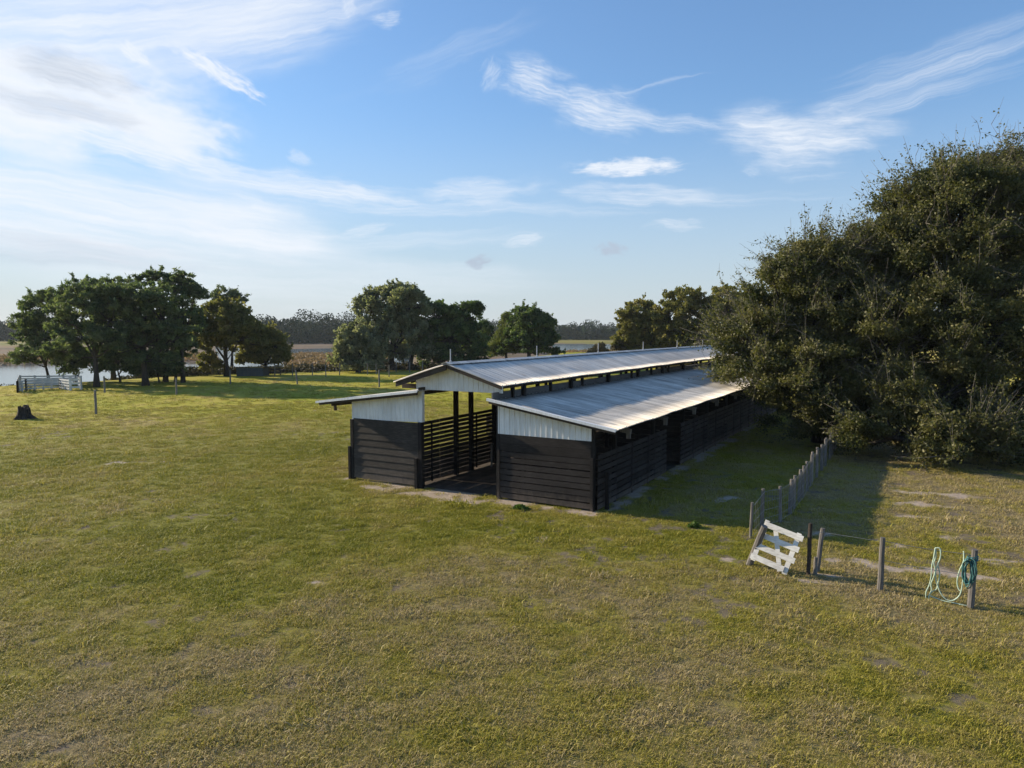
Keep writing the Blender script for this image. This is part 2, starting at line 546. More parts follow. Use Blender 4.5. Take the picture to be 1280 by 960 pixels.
class MB:
    """collects boxes, bars and tubes into one mesh"""

    def __init__(s):
        s.v, s.f, s.t = [], [], []

    def poly(s, pts, faces, tint=None):
        b = len(s.v)
        t = random.random() if tint is None else tint
        s.v += [tuple(p) for p in pts]
        s.t += [t] * len(pts)
        s.f += [tuple(i + b for i in f) for f in faces]
        return s

    def box(s, x0, x1, y0, y1, z0, z1, tint=None):
        p = [(x, y, z) for z in (z0, z1) for y in (y0, y1) for x in (x0, x1)]
        return s.poly(p, [(0, 2, 3, 1), (4, 5, 7, 6), (0, 1, 5, 4), (2, 6, 7, 3), (0, 4, 6, 2), (1, 3, 7, 5)], tint)

    def bar(s, a, b, w, h, up=(0, 0, 1), tint=None):
        """rectangular bar from a to b, w across, h along up"""
        a, b = np.array(a, float), np.array(b, float)
        d = b - a
        d /= np.linalg.norm(d)
        sd = np.cross(d, np.array(up, float))
        sd /= np.linalg.norm(sd)
        uu = np.cross(sd, d)
        p = []
        for e in (a, b):
            for i, j in ((-1, -1), (1, -1), (1, 1), (-1, 1)):
                p.append(e + sd * w / 2 * i + uu * h / 2 * j)
        return s.poly(p, [(0, 1, 2, 3)[::-1], (4, 5, 6, 7), (0, 1, 5, 4), (1, 2, 6, 5), (2, 3, 7, 6), (3, 0, 4, 7)], tint)

    def tube(s, pts, rad, n=6, tint=None, jitter=0.0):
        pts = [np.array(p, float) for p in pts]
        if not hasattr(rad, '__len__'):
            rad = [rad] * len(pts)
        b = len(s.v)
        t = random.random() if tint is None else tint
        ref = np.array((.31, .17, .93))
        for i, p in enumerate(pts):
            d = pts[min(i + 1, len(pts) - 1)] - pts[max(i - 1, 0)]
            d = d / (np.linalg.norm(d) + 1e-9)
            r_ = ref if abs(d @ ref) < .95 else np.array((1., 0, 0))
            x = np.cross(d, r_)
            x /= np.linalg.norm(x)
            y = np.cross(d, x)
            for k in range(n):
                a = 2 * math.pi * k / n
                rr = rad[i] * (1 + jitter * (random.random() - .5))
                s.v.append(tuple(p + x * math.cos(a) * rr + y * math.sin(a) * rr))
                s.t.append(t)
        for i in range(len(pts) - 1):
            for k in range(n):
                k2 = (k + 1) % n
                s.f.append((b + i * n + k, b + i * n + k2, b + (i + 1) * n + k2, b + (i + 1) * n + k))
        s.f.append(tuple(b + k for k in range(n))[::-1])
        s.f.append(tuple(b + (len(pts) - 1) * n + k for k in range(n)))
        return s

    def build(s, name, material, parent=None, smooth=False):
        me = bpy.data.meshes.new(name)
        me.from_pydata(s.v, [], s.f)
        a = me.attributes.new('tint', 'FLOAT', 'POINT')
        a.data.foreach_set('value', np.array(s.t, np.float32))
        if smooth:
            for p in me.polygons:
                p.use_smooth = True
        me.materials.append(material)
        me.update()
        o = bpy.data.objects.new(name, me)
        C.objects.link(o)
        if parent:
            o.parent = parent
        return o


def thing(name, label, cat, loc=(0, 0, 0), rz=0.0, group=None):
    o = bpy.data.objects.new(name, None)
    o.empty_display_size = .3
    C.objects.link(o)
    o.location = loc
    o.rotation_euler = (0, 0, rz)
    o['label'] = label
    o['category'] = cat
    if group:
        o['group'] = group
    return o


def tag(o, label, cat, group=None):
    o['label'] = label
    o['category'] = cat
    if group:
        o['group'] = group
    return o


def structure(o):
    o['kind'] = 'structure'
    return o


def at(px, d):
    """place on the ground at compass bearing (px) and distance d ahead"""
    return ((px - 640) / 888.0 * d, d)


# value noise on numpy arrays
_lat = np.random.default_rng(3).random((256, 256))


def vnoise(x, y):
    xi, yi = np.floor(x).astype(int), np.floor(y).astype(int)
    fx, fy = x - xi, y - yi
    fx, fy = fx * fx * (3 - 2 * fx), fy * fy * (3 - 2 * fy)
    g = lambda a, b: _lat[a & 255, b & 255]
    return (g(xi, yi) * (1 - fx) + g(xi + 1, yi) * fx) * (1 - fy) + (g(xi, yi + 1) * (1 - fx) + g(xi + 1, yi + 1) * fx) * fy


def fbm(x, y, sc, octv=4):
    r, a, t = 0, 1, 0
    for i in range(octv):
        r = r + a * vnoise(x * sc + 17.3 * i, y * sc + 9.1 * i)
        t += a
        a *= .55
        sc *= 2.03
    return r / t


def sstep(a, b, x):
    t = np.clip((x - a) / (b - a), 0, 1)
    return t * t * (3 - 2 * t)


# ------------------------------------------------------------------ the barn's frame
TH = R(29.8)
BA = np.array([2.689, 23.26, 0.0])
ex = np.array([math.cos(TH), -math.sin(TH), 0])     # along the front, to the right
ey = np.array([math.sin(TH), math.cos(TH), 0])      # along the barn, away from the front


def barn_local(x, y):
    dx, dy = x - BA[0], y - BA[1]
    return dx * ex[0] + dy * ex[1], dx * ey[0] + dy * ey[1]


BL = 38.4       # barn length


def blob(x, y, cx, cy, rx, ry, ang=0.0):
    a = R(ang)
    dx, dy = x - cx, y - cy
    u_ = (dx * math.cos(a) + dy * math.sin(a)) / rx
    v_ = (-dx * math.sin(a) + dy * math.cos(a)) / ry
    return np.clip(1.0 - np.sqrt(u_ * u_ + v_ * v_) * .5, 0, 1)


def sand_mask(x, y):
    X, Y = barn_local(x, y)
    n = fbm(x, y, 1.1, 4)
    n2 = fbm(x + 40, y, 2.3, 3)
    m = np.zeros_like(x)

    def strip(x0, x1, y0, y1, soft, amp):
        d = np.maximum(np.maximum(x0 - X, X - x1), np.maximum(y0 - Y, Y - y1))
        return amp * np.clip(1 - d / soft, 0, 1) * np.clip((d < soft) * 1.0, 0, 1)
    m = np.maximum(m, strip(-3.9, .1, -.30, .1, .62, 1.0))
    m = np.maximum(m, strip(-10.8, -7.0, -.12, .1, .45, .95))
    m = np.maximum(m, strip(-9.4, -8.0, -.9, -.5, .5, .75))
    m = np.maximum(m, strip(-7.0, -3.9, -.9, .3, .9, .9))
    m = np.maximum(m, strip(-.05, .55, .3, 26, .5, .72))
    for (cx, cy, rx, ry, a, amp) in [(8.4, 18.25, .45, .3, 0, .9), (7.1, 16.8, .55, .22, -20, 1.0), (9.7, 17.75, 1.6, .38, -22, .95),
                                     (11.4, 17.0, .9, .25, -25, .8), (6.1, 18.3, .7, .35, 0, .8), (12.6, 20.3, .8, .4, 0, .75),
                                     (14.4, 24.3, 1.2, .5, -20, .75), (13.2, 22.6, .9, .3, -20, .7), (12.8, 14.9, 1.0, .35, -20, .7),
                                     (10.2, 13.6, .8, .25, -20, .55), (-4.64, 16.56, .32, .2, 0, 1.1), (-17.8, 32.2, 2.6, .5, 0, .72), (12.2, 15.9, .7, .25, -20, .75), (11.0, 19.6, 1.6, .8, -25, .72), (13.0, 18.2, 1.8, .5, -25, .75), (15.5, 26.0, 1.6, .7, -20, .7), (9.2, 20.6, .8, .5, 0, .6), (7.6, 17.15, .5, .2, -20, .85),
                                     (-9.6, 34.5, 2.5, .6, 5, .55), (.3, 20.2, .8, .4, 0, .5), (7.7, 24.9, .6, 1.8, -30, .55)]:
        m = np.maximum(m, amp * blob(x, y, cx, cy, rx, ry, a) * 1.25)
    return np.clip((m - .55 + (n - .5) * 1.1 + (n2 - .5) * .7) * 3.2, 0, 1)


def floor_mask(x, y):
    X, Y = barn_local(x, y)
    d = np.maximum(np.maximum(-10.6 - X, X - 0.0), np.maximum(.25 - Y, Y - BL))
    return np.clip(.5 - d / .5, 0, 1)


def dryness(x, y):
    r = np.hypot(x, y)
    d = .52 + (fbm(x, y, .11, 3) - .5) * .65 + (fbm(x + 90, y, .42, 3) - .5) * .85 + (fbm(x + 20, y + 50, 1.5, 3) - .5) * .75
    d = d + .24 * (1 - sstep(9, 22, r)) + .10 * sstep(-3, 6, x) * (1 - sstep(18, 24, r))
    X, Y = barn_local(x, y)
    d = d + .34 * sstep(5.4, 6.2, X) * sstep(-6, -2, Y)
    d = d - .28 * blob(x, y, -5.5, 21, 6.5, 3.2, 10) - .2 * blob(x, y, 1.5, 20.5, 5, 1.0) - .16 * blob(x, y, -16, 30, 14, 9)
    d = d * .95 - .06 * sstep(24, 40, r)
    return np.clip(d, 0, 1)


def bareness(x, y):
    """0..1, worn thin spots of the pasture"""
    a = fbm(x + 33, y, .8, 3)
    b_ = fbm(x + 5, y + 71, 2.6, 3)
    c = fbm(x + 8, y + 15, .09, 2)
    return np.clip((a * .4 + b_ * .6 + (c - .5) * .3 - .525) * 4.0, 0, .85)


# ------------------------------------------------------------------ terrain
WATER_Z = -1.55


def bearing(x, y):
    return np.degrees(np.arctan2(x, y))


def terrain(x, y):
    r = np.hypot(x, y)
    b = bearing(x, y)
    z = .05 * (fbm(x, y, .07, 3) - .5) * sstep(10, 40, r) * 2
    X, Y = barn_local(x, y)
    # the shore of the near field
    shore = np.interp(b, [-180, -60, -36, -30, -22, -14, -6, 0, 6, 12, 20, 60, 180], [300, 200, 96, 98, 106, 112, 118, 150, 215, 230, 300, 300, 300])
    shore = shore + (fbm(x, y, .05, 3) - .5) * 14
    fall = sstep(0, 16, r - shore)
    bed = -2.6 + np.zeros_like(x)
    # land and marsh beyond the water: heights above the bed
    def land(b0, b1, r0, r1, h, sb=2.0, sr=18.0):
        w = sstep(b0 - sb, b0 + sb, b) * (1 - sstep(b1 - sb, b1 + sb, b)) * sstep(r0 - sr, r0 + sr, r + (fbm(x + 70, y, .03, 3) - .5) * 60) * (1 - sstep(r1 - sr, r1 + sr, r))
        return w * (h + 2.6)
    far = bed.copy()
    far = bed + np.maximum.reduce([
        land(-60, -22, 190, 9000, -1.0, 3, 14), land(-60, -25, 300, 9000, -.3, 3, 60),
        land(-18, -9.5, 124, 250, -1.25, 1.2, 12), land(-22, -3, 320, 9000, -1.1, 2, 20),
        land(-60, 60, 420, 9000, -.6, 3, 50),
        land(-8, 3.2, 150, 9000, -.4, 1.2, 20), land(10.5, 180, 150, 9000, -.2, 1.0, 20), land(-180, -55, 100, 9000, -.2, 3, 20),
        land(2, 12, 440, 9000, -.9, 1.5, 25), land(3, 8, 205, 262, -1.2, 1.0, 14)])
    z = z * (1 - fall) + far * fall
    return z, fall


def build_ground():
    rings = np.concatenate([np.array([.5, 3, 5]), np.arange(6.5, 30, .22), np.arange(30, 60, .45), np.arange(60, 130, 1.2), np.geomspace(130, 1900, 130)])
    front = np.arange(-52, 52, .4)
    back = np.arange(52, 308, 4.0)
    angs = np.radians(np.concatenate([front, back]))
    A_, R_ = np.meshgrid(angs, rings)
    x, y = np.sin(A_) * R_, np.cos(A_) * R_
    z, fall = terrain(x, y)
    nr, na = x.shape
    V = np.stack([x, y, z], -1).reshape(-1, 3)
    i = np.arange(nr - 1)[:, None] * na
    j = np.arange(na)[None, :]
    j2 = (j + 1) % na
    Fq = np.stack([i + j, i + na + j, i + na + j2, i + j2], -1).reshape(-1, 4)
    c0 = len(V)
    V = np.vstack([V, [[0, 0, 0]]])
    # fan in the very middle as degenerate-free quads is not needed: the smallest ring is under the camera
    o = np_mesh('ground', V, Fq, ground_material(), smooth=True)
    me = o.data
    xf, yf = V[:, 0], V[:, 1]
    r = np.hypot(xf, yf)
    b = bearing(xf, yf)

    def put(n, a):
        at_ = me.attributes.new(n, 'FLOAT', 'POINT')
        at_.data.foreach_set('value', np.asarray(a, np.float32))
    near = r < 130
    put('dry', dryness(xf, yf))
    put('farf', sstep(38, 62, r))
    put('bare', np.where(r < 60, bareness(xf, yf), 0))
    put('sand', np.where(near, sand_mask(xf, yf), 0))
    put('floor', np.where(near, floor_mask(xf, yf), 0))
    fl = np.append(fall.ravel(), 0)
    zz = V[:, 2]
    marsh = fl * (1 - sstep(330, 420, r)) * (r > 60)
    marsh = np.maximum(marsh, fl * (1 - sstep(520, 600, r)) * ((b > -20) & (b < -8)))
    marsh = np.maximum(marsh, fl * (zz < WATER_Z + .2))
    put('marsh', marsh)
    yellow = fl * sstep(230, 300, r)
    put('yellow', yellow)
    structure(o)
    return o


def ground_material():
    m, nt, b = mat('pasture')
    k = NB(nt)
    p = k.pos()
    dry = k.attr('dry').outputs['Fac']
    n1 = k.noise(k.pos(), 3.5, 6, .7)
    n2 = k.noise(k.pos(), .35, 4, .6)
    n3 = k.noise(k.pos((.25, 1.0, 1)), .22, 4, .6)
    f = k.math('ADD', dry, k.math('MULTIPLY', k.math('SUBTRACT', n1, .5), .6))
    f = k.math('ADD', f, k.math('MULTIPLY', k.math('SUBTRACT', n2, .5), .5), True)
    f = k.math('ADD', f, k.math('MULTIPLY', k.math('SUBTRACT', n3, .5), .5), True)
    col = k.ramp(f, [(.12, (.19, .19, .017)), (.45, (.235, .212, .030)), (.72, (.24, .20, .058)), (.95, (.22, .175, .09))])
    soil = k.ramp(n1, [(.3, (.10, .082, .05)), (.7, (.17, .14, .085))])
    bare = k.attr('bare').outputs['Fac']
    bn = k.noise(k.pos(), 4.0, 5, .7)
    bf = k.ramp(k.math('ADD', bare, k.math('MULTIPLY', k.math('SUBTRACT', bn, .5), .8)), [(.42, 0.0), (.72, .85)])
    col = k.mix(k.ramp(k.noise(k.pos(), 9, 5, .7), [(.40, 0.0), (.62, .6)]), col, soil)
    farf = k.attr('farf').outputs['Fac']
    farc = k.ramp(f, [(.15, (.265, .265, .020)), (.5, (.35, .31, .038)), (.8, (.38, .305, .075))])
    col = k.mix(farf, col, farc)
    col = k.mix(bf, col, k.ramp(bn, [(.3, (.105, .083, .062)), (.7, (.175, .142, .108))]))
    sandc = k.ramp(k.noise(k.pos(), 5, 5, .65), [(.3, (.30, .235, .185)), (.7, (.46, .385, .315))])
    sf = k.attr('sand').outputs['Fac']
    brk = k.noise(k.pos(), 6, 4, .7)
    sf2 = k.ramp(k.math('ADD', sf, k.math('ADD', k.math('MULTIPLY', k.math('SUBTRACT', brk, .5), 1.3), k.math('MULTIPLY', k.math('SUBTRACT', k.noise(k.pos(), 22, 4, .7), .5), 1.2))), [(.34, 0.0), (.82, .9)])
    col = k.mix(sf2, col, sandc)
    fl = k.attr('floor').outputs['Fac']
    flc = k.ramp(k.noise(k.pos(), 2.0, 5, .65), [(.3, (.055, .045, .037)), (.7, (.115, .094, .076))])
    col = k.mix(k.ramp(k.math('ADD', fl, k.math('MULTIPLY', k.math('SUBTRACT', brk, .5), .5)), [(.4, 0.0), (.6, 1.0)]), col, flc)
    yl = k.attr('yellow').outputs['Fac']
    ylc = k.ramp(k.noise(k.pos((.25, 1, 1)), .02, 4), [(.35, (.13, .14, .035)), (.65, (.24, .20, .055))])
    col = k.mix(yl, col, ylc)
    ms = k.attr('marsh').outputs['Fac']
    msc = k.ramp(k.noise(k.pos((.4, 1, 1)), .045, 5, .6), [(.3, (.075, .068, .036)), (.5, (.165, .125, .085)), (.62, (.19, .125, .085)), (.72, (.27, .145, .065))])
    col = k.mix(ms, col, msc)
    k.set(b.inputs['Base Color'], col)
    b.inputs['Roughness'].default_value = .95
    b.inputs['Specular IOR Level'].default_value = .1
    h = k.math('ADD', k.math('MULTIPLY', k.noise(k.pos(), 7, 6, .75), .7), k.math('MULTIPLY', k.noise(k.pos(), 1.1, 4, .7), 1.0))
    k.set(b.inputs['Normal'], k.bump(h, .6, .06))
    return m


def build_water():
    m, nt, b = mat('lake water')
    k = NB(nt)
    b.inputs['Base Color'].default_value = (.03, .045, .05, 1)
    b.inputs['Roughness'].default_value = .12
    b.inputs['Specular IOR Level'].default_value = .6
    h = k.noise(k.pos((.35, 1, 1)), 1.2, 4)
    k.set(b.inputs['Normal'], k.bump(h, .25, .05))
    V = [(-900, 60, WATER_Z), (900, 60, WATER_Z), (900, 900, WATER_Z), (-900, 900, WATER_Z)]
    o = np_mesh('lake_water', V, [[0, 1, 2, 3]], m)
    structure(o)


build_ground()
build_water()

# ------------------------------------------------------------------ grass
def grass_material():
    m, nt, b = mat('grass blades')
    k = NB(nt)
    dry = k.attr('dry', 'INSTANCER').outputs['Fac']
    t = k.attr('tint').outputs['Fac']
    oi = k.n('ShaderNodeObjectInfo')
    f = k.math('ADD', dry, k.math('MULTIPLY', k.math('SUBTRACT', t, .5), .55))
    f = k.math('ADD', f, k.math('MULTIPLY', k.math('SUBTRACT', oi.outputs['Random'], .5), .35), True)
    c = k.ramp(f, [(.05, (.235, .240, .020)), (.30, (.345, .312, .032)), (.55, (.390, .335, .070)), (.8, (.395, .322, .115)), (1.0, (.46, .37, .20))])
    k.set(b.inputs['Base Color'], c)
    b.inputs['Roughness'].default_value = .6
    b.inputs['Specular IOR Level'].default_value = .25
    tr = k.n('ShaderNodeBsdfTranslucent')
    k.set(tr.inputs['Color'], c)
    ms = k.n('ShaderNodeMixShader')
    ms.inputs[0].default_value = .32
    nt.links.new(b.outputs[0], ms.inputs[1])
    nt.links.new(tr.outputs[0], ms.inputs[2])
    nt.links.new(ms.outputs[0], nt.nodes['Material Output'].inputs['Surface'])
    return m


def clump_mesh(seed, nb, spread, lmin, lmax, wid, flat, material):
    g = np.random.default_rng(seed)
    ang = g.random(nb) * 2 * np.pi
    rad = spread * np.sqrt(g.random(nb))
    base = np.stack([np.cos(ang) * rad, np.sin(ang) * rad, np.zeros(nb)], 1)
    h = g.random(nb) * 2 * np.pi
    dirh = np.stack([np.cos(h), np.sin(h), np.zeros(nb)], 1)
    side = np.stack([-np.sin(h), np.cos(h), np.zeros(nb)], 1)
    L = lmin + (lmax - lmin) * g.random(nb)
    lean = flat * (.4 + .9 * g.random(nb))
    w = wid * (.6 + .8 * g.random(nb))
    up = np.array([0, 0, 1.0])
    mid = base + dirh * (L * .5 * np.sin(lean * .6))[:, None] + up * (L * .5 * np.cos(lean * .6))[:, None]
    tip = mid + dirh * (L * .5 * np.sin(np.minimum(lean * 1.5, 1.7)))[:, None] + up * (L * .5 * np.cos(np.minimum(lean * 1.5, 1.7)))[:, None]
    base = base - up * .015
    sw = side * w[:, None] / 2
    V = np.stack([base - sw, base + sw, mid + sw * .9, mid - sw * .9, tip + sw * .12, tip - sw * .12], 1).reshape(-1, 3)
    i = np.arange(nb)[:, None] * 6
    Fq = np.concatenate([i + np.array([0, 1, 2, 3]), i + np.array([3, 2, 4, 5])], 0)
    tint = np.repeat(g.random(nb), 6)
    me_o = np_mesh('grass_clump', V, Fq, material, tint=tint)
    C.objects.unlink(me_o)
    return me_o


def build_grass():
    gm = grass_material()
    coll = bpy.data.collections.new('grass clumps')
    for i in range(5):
        coll.objects.link(clump_mesh(40 + i, 52, .17, .035, .105, .0085, 1.2, gm))
    for i in range(3):
        coll.objects.link(clump_mesh(60 + i, 40, .20, .05, .12, .010, 1.5, gm))
    pts = []
    g = np.random.default_rng(77)
    for (r0, r1, dens, half, sc) in [(6.5, 14, 105, 50, .9), (14, 24, 70, 46, .95), (24, 40, 26, 43, 1.2), (40, 62, 12, 42, 1.35), (62, 96, 3.0, 42, 1.6)]:
        area = .5 * R(2 * half) * (r1 * r1 - r0 * r0)
        n = int(area * dens)
        rr = np.sqrt(r0 * r0 + g.random(n) * (r1 * r1 - r0 * r0))
        aa = np.radians(g.uniform(-half, half, n))
        pts.append(np.stack([np.sin(aa) * rr, np.cos(aa) * rr, np.full(n, sc)], 1))
    P = np.vstack(pts)
    x, y = P[:, 0], P[:, 1]
    z, fall = terrain(x, y)
    keep = (fall < .15) & (floor_mask(x, y) < .4)
    sm = sand_mask(x, y)
    keep &= g.random(len(x)) > sm * .95
    bare = bareness(x, y)
    dens = 1.0 - bare                                  # thin and thick places
    keep &= g.random(len(x)) > bare * .80
    P, z, dens = P[keep], z[keep], dens[keep]
    x, y = P[:, 0], P[:, 1]
    n = len(P)
    V = np.stack([x, y, z], 1)
    me = bpy.data.meshes.new('grass')
    me.vertices.add(n)
    me.vertices.foreach_set('co', V.astype(np.float32).ravel())
    dry = dryness(x, y) + (g.random(n) - .5) * .22

    def put(nm, a, ty='FLOAT', key='value'):
        q = me.attributes.new(nm, ty, 'POINT')
        q.data.foreach_set(key, np.asarray(a).ravel())
    put('dry', np.clip(dry, 0, 1).astype(np.float32))
    tuft = fbm(x + 61, y + 3, 2.6, 2)
    scl = P[:, 2] * (.55 + .55 * g.random(n)) * (.62 + .38 * dens) * (.55 + 1.0 * tuft) * np.where(g.random(n) < .035, 1.6, 1.0)
    put('scl', scl.astype(np.float32))
    rot = np.stack([(g.random(n) - .5) * .3, (g.random(n) - .5) * .3, g.random(n) * 6.283], 1)
    put('rot', rot.astype(np.float32), 'FLOAT_VECTOR', 'vector')
    put('pick', g.integers(0, 8, n).astype(np.int32), 'INT')
    me.materials.append(gm)
    o = bpy.data.objects.new('grass', me)
    C.objects.link(o)
    o['kind'] = 'stuff'
    o['label'] = 'short patchy pasture grass, green and straw coloured, over the field'
    o['category'] = 'grass'
    ng = bpy.data.node_groups.new('grass scatter', 'GeometryNodeTree')
    ng.interface.new_socket('Geometry', in_out='INPUT', socket_type='NodeSocketGeometry')
    ng.interface.new_socket('Geometry', in_out='OUTPUT', socket_type='NodeSocketGeometry')
    gi = ng.nodes.new('NodeGroupInput')
    go = ng.nodes.new('NodeGroupOutput')
    ci = ng.nodes.new('GeometryNodeCollectionInfo')
    ci.inputs['Collection'].default_value = coll
    ci.inputs['Separate Children'].default_value = True
    ci.inputs['Reset Children'].default_value = True
    ip = ng.nodes.new('GeometryNodeInstanceOnPoints')
    ip.inputs['Pick Instance'].default_value = True

    def na(nm, ty):
        q = ng.nodes.new('GeometryNodeInputNamedAttribute')
        q.data_type = ty
        q.inputs['Name'].default_value = nm
        return q.outputs['Attribute']
    Lk = ng.links
    Lk.new(gi.outputs[0], ip.inputs['Points'])
    Lk.new(ci.outputs[0], ip.inputs['Instance'])
    Lk.new(na('pick', 'INT'), ip.inputs['Instance Index'])
    e2r = ng.nodes.new('FunctionNodeEulerToRotation')
    Lk.new(na('rot', 'FLOAT_VECTOR'), e2r.inputs[0])
    Lk.new(e2r.outputs[0], ip.inputs['Rotation'])
    Lk.new(na('scl', 'FLOAT'), ip.inputs['Scale'])
    Lk.new(ip.outputs[0], go.inputs[0])
    md = o.modifiers.new('scatter', 'NODES')
    md.node_group = ng
    print('grass clumps', n)


build_grass()

# ------------------------------------------------------------------ barn (x right along the front, y back, z up)
barn = thing('horse_barn', 'long open black board barn with white metal gables and grey metal roofs', 'barn', tuple(BA), -TH)

# heights of the three roofs (underside) as functions of x
def z_right(x): return 3.60 - (x + 3.85) * (3.60 - 2.83) / 4.80       # x -3.85 .. .95
def z_left(x): return 3.76 - (-6.9 - x) * (3.76 - 3.11) / 5.15        # x -12.05 .. -6.9
RIDGE_X, RIDGE_Z = -5.60, 4.80
def z_mid(x): return RIDGE_Z - abs(x - RIDGE_X) * (RIDGE_Z - 4.10) / 2.36


def roof_sheet(name, x0, x1, zf, y0, y1, material, pitch=.3, parent=barn):
    """ribbed sheets: ribs run down the slope, profile along y, real thickness"""
    V, Fq = [], []
    cols = []
    y = y0
    i = 0
    while y < y1 - 1e-6:
        hgt = .020 if i % 3 else .030
        for (o_, h) in ((0, 0), (.022, hgt), (.058, hgt), (.08, 0), (.19, .004)):
            if y + o_ < y1:
                cols.append((y + o_, h))
        y += pitch
        i += 1
    cols.append((y1, 0))
    nx = 7
    xs = [x0 + (x1 - x0) * q / (nx - 1) for q in range(nx)]
    g = random.Random(len(name) * 7 + int(x0 * 10))
    seamj = [g.uniform(-.02, .02) for _ in range(400)]
    for layer in (0, 1):
        for (yy, h) in cols:
            pj = seamj[int((yy - y0) / .9)]
            for q, xx in enumerate(xs):
                xe = xx + (pj if q == nx - 1 else 0)
                wav = .012 * math.sin(yy * 1.3 + q) * (q / nx)
                V.append((xe, yy, zf(xx) + (h + .022 + wav if layer == 0 else wav)))
    nc = len(cols)
    off = nc * nx
    for c in range(nc - 1):
        for q in range(nx - 1):
            a = c * nx + q
            Fq.append((a, a + 1, a + nx + 1, a + nx))
            Fq.append((off + a, off + a + nx, off + a + nx + 1, off + a + 1))
        for q in (0, nx - 1):
            a = c * nx + q
            Fq.append((a, a + nx, off + a + nx, off + a))
    for c in (0, nc - 1):
        for q in range(nx - 1):
            a = c * nx + q
            Fq.append((a, a + 1, off + a + 1, off + a))
    return np_mesh(name, V, Fq, material, parent, tint=np.full(len(V), .5))


OH = -.45
roof_sheet('shed_roof', -3.85, .95, z_right, OH, BL + .4, MAT['roof_lower'])
roof_sheet('shed_roof', -6.9, -12.05, z_left, OH, BL + .4, MAT['roof_upper'])
roof_sheet('main_roof', RIDGE_X + .004, RIDGE_X + 2.36, z_mid, OH, BL + .4, MAT['roof_upper'])
roof_sheet('main_roof', RIDGE_X - .004, RIDGE_X - 2.42, z_mid, OH, BL + .4, MAT['roof_upper'])
m = MB()
for sg in (-1, 1):
    m.poly([(RIDGE_X, OH - .02, RIDGE_Z + .085), (RIDGE_X + sg * .2, OH - .02, RIDGE_Z + .02), (RIDGE_X + sg * .2, BL + .42, RIDGE_Z + .02), (RIDGE_X, BL + .42, RIDGE_Z + .085),
            (RIDGE_X, OH - .02, RIDGE_Z + .07), (RIDGE_X + sg * .2, OH - .02, RIDGE_Z + .006), (RIDGE_X + sg * .2, BL + .42, RIDGE_Z + .006), (RIDGE_X, BL + .42, RIDGE_Z + .07)],
           [(0, 1, 2, 3), (7, 6, 5, 4), (0, 4, 5, 1), (1, 5, 6, 2), (2, 6, 7, 3)], .5)
m.build('ridge_cap', MAT['roof_upper'], barn)
for yy in (-.15, 6.6, 13.6, 20.7, 27.8, 34.6):
    b = MB()
    b.tube([(RIDGE_X, yy, RIDGE_Z + .05), (RIDGE_X, yy, RIDGE_Z + .55)], .022, 6, .6)
    b.tube([(RIDGE_X, yy, RIDGE_Z + .05), (RIDGE_X, yy, RIDGE_Z + .13)], .05, 6, .3)
    b.build('lightning_rod', MAT['rod'], barn)


# barge boards under the front edges of the roofs
def barge(pts, y, drop, mname, th=.05):
    mb_ = MB()
    for (xa, za), (xb, zb) in zip(pts[:-1], pts[1:]):
        p = []
        for yy in (y, y + th):
            p += [(xa, yy, za - .004), (xb, yy, zb - .004), (xb, yy, zb - drop), (xa, yy, za - drop)]
        mb_.poly(p, [(0, 3, 2, 1), (4, 5, 6, 7), (0, 1, 5, 4), (2, 3, 7, 6), (1, 2, 6, 5), (3, 0, 4, 7)])
    return mb_.build('barge_board', MAT[mname], barn)


for y_ in (OH + .05, BL + .3):
    barge([(-3.82, z_right(-3.82)), (.9, z_right(.9))], y_, .13, 'brown_beam')
    barge([(-6.95, z_left(-6.95)), (-11.95, z_left(-11.95))], y_, .13, 'brown_beam')
    barge([(RIDGE_X + .02, z_mid(RIDGE_X + .02)), (RIDGE_X + 2.3, z_mid(RIDGE_X + 2.3))], y_, .14, 'brown_beam')
    barge([(RIDGE_X - .02, z_mid(RIDGE_X - .02)), (RIDGE_X - 2.36, z_mid(RIDGE_X - 2.36))], y_, .2, 'brown_beam')


def sheen_strip(xa, xb, zf):  # added white strip standing in for low sun gleaming on the roof sheet edge
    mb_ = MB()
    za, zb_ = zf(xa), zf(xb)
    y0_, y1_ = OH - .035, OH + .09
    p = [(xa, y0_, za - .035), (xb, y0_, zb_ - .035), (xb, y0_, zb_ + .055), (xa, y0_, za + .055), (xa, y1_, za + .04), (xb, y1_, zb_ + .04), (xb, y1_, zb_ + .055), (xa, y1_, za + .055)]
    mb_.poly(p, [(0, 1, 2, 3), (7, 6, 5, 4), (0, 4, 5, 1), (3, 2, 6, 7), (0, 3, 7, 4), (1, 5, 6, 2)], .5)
    mb_.build('sun_sheen_strip', MAT['siding'], barn)


sheen_strip(-12.06, -6.89, z_left)
sheen_strip(-3.86, .96, z_right)


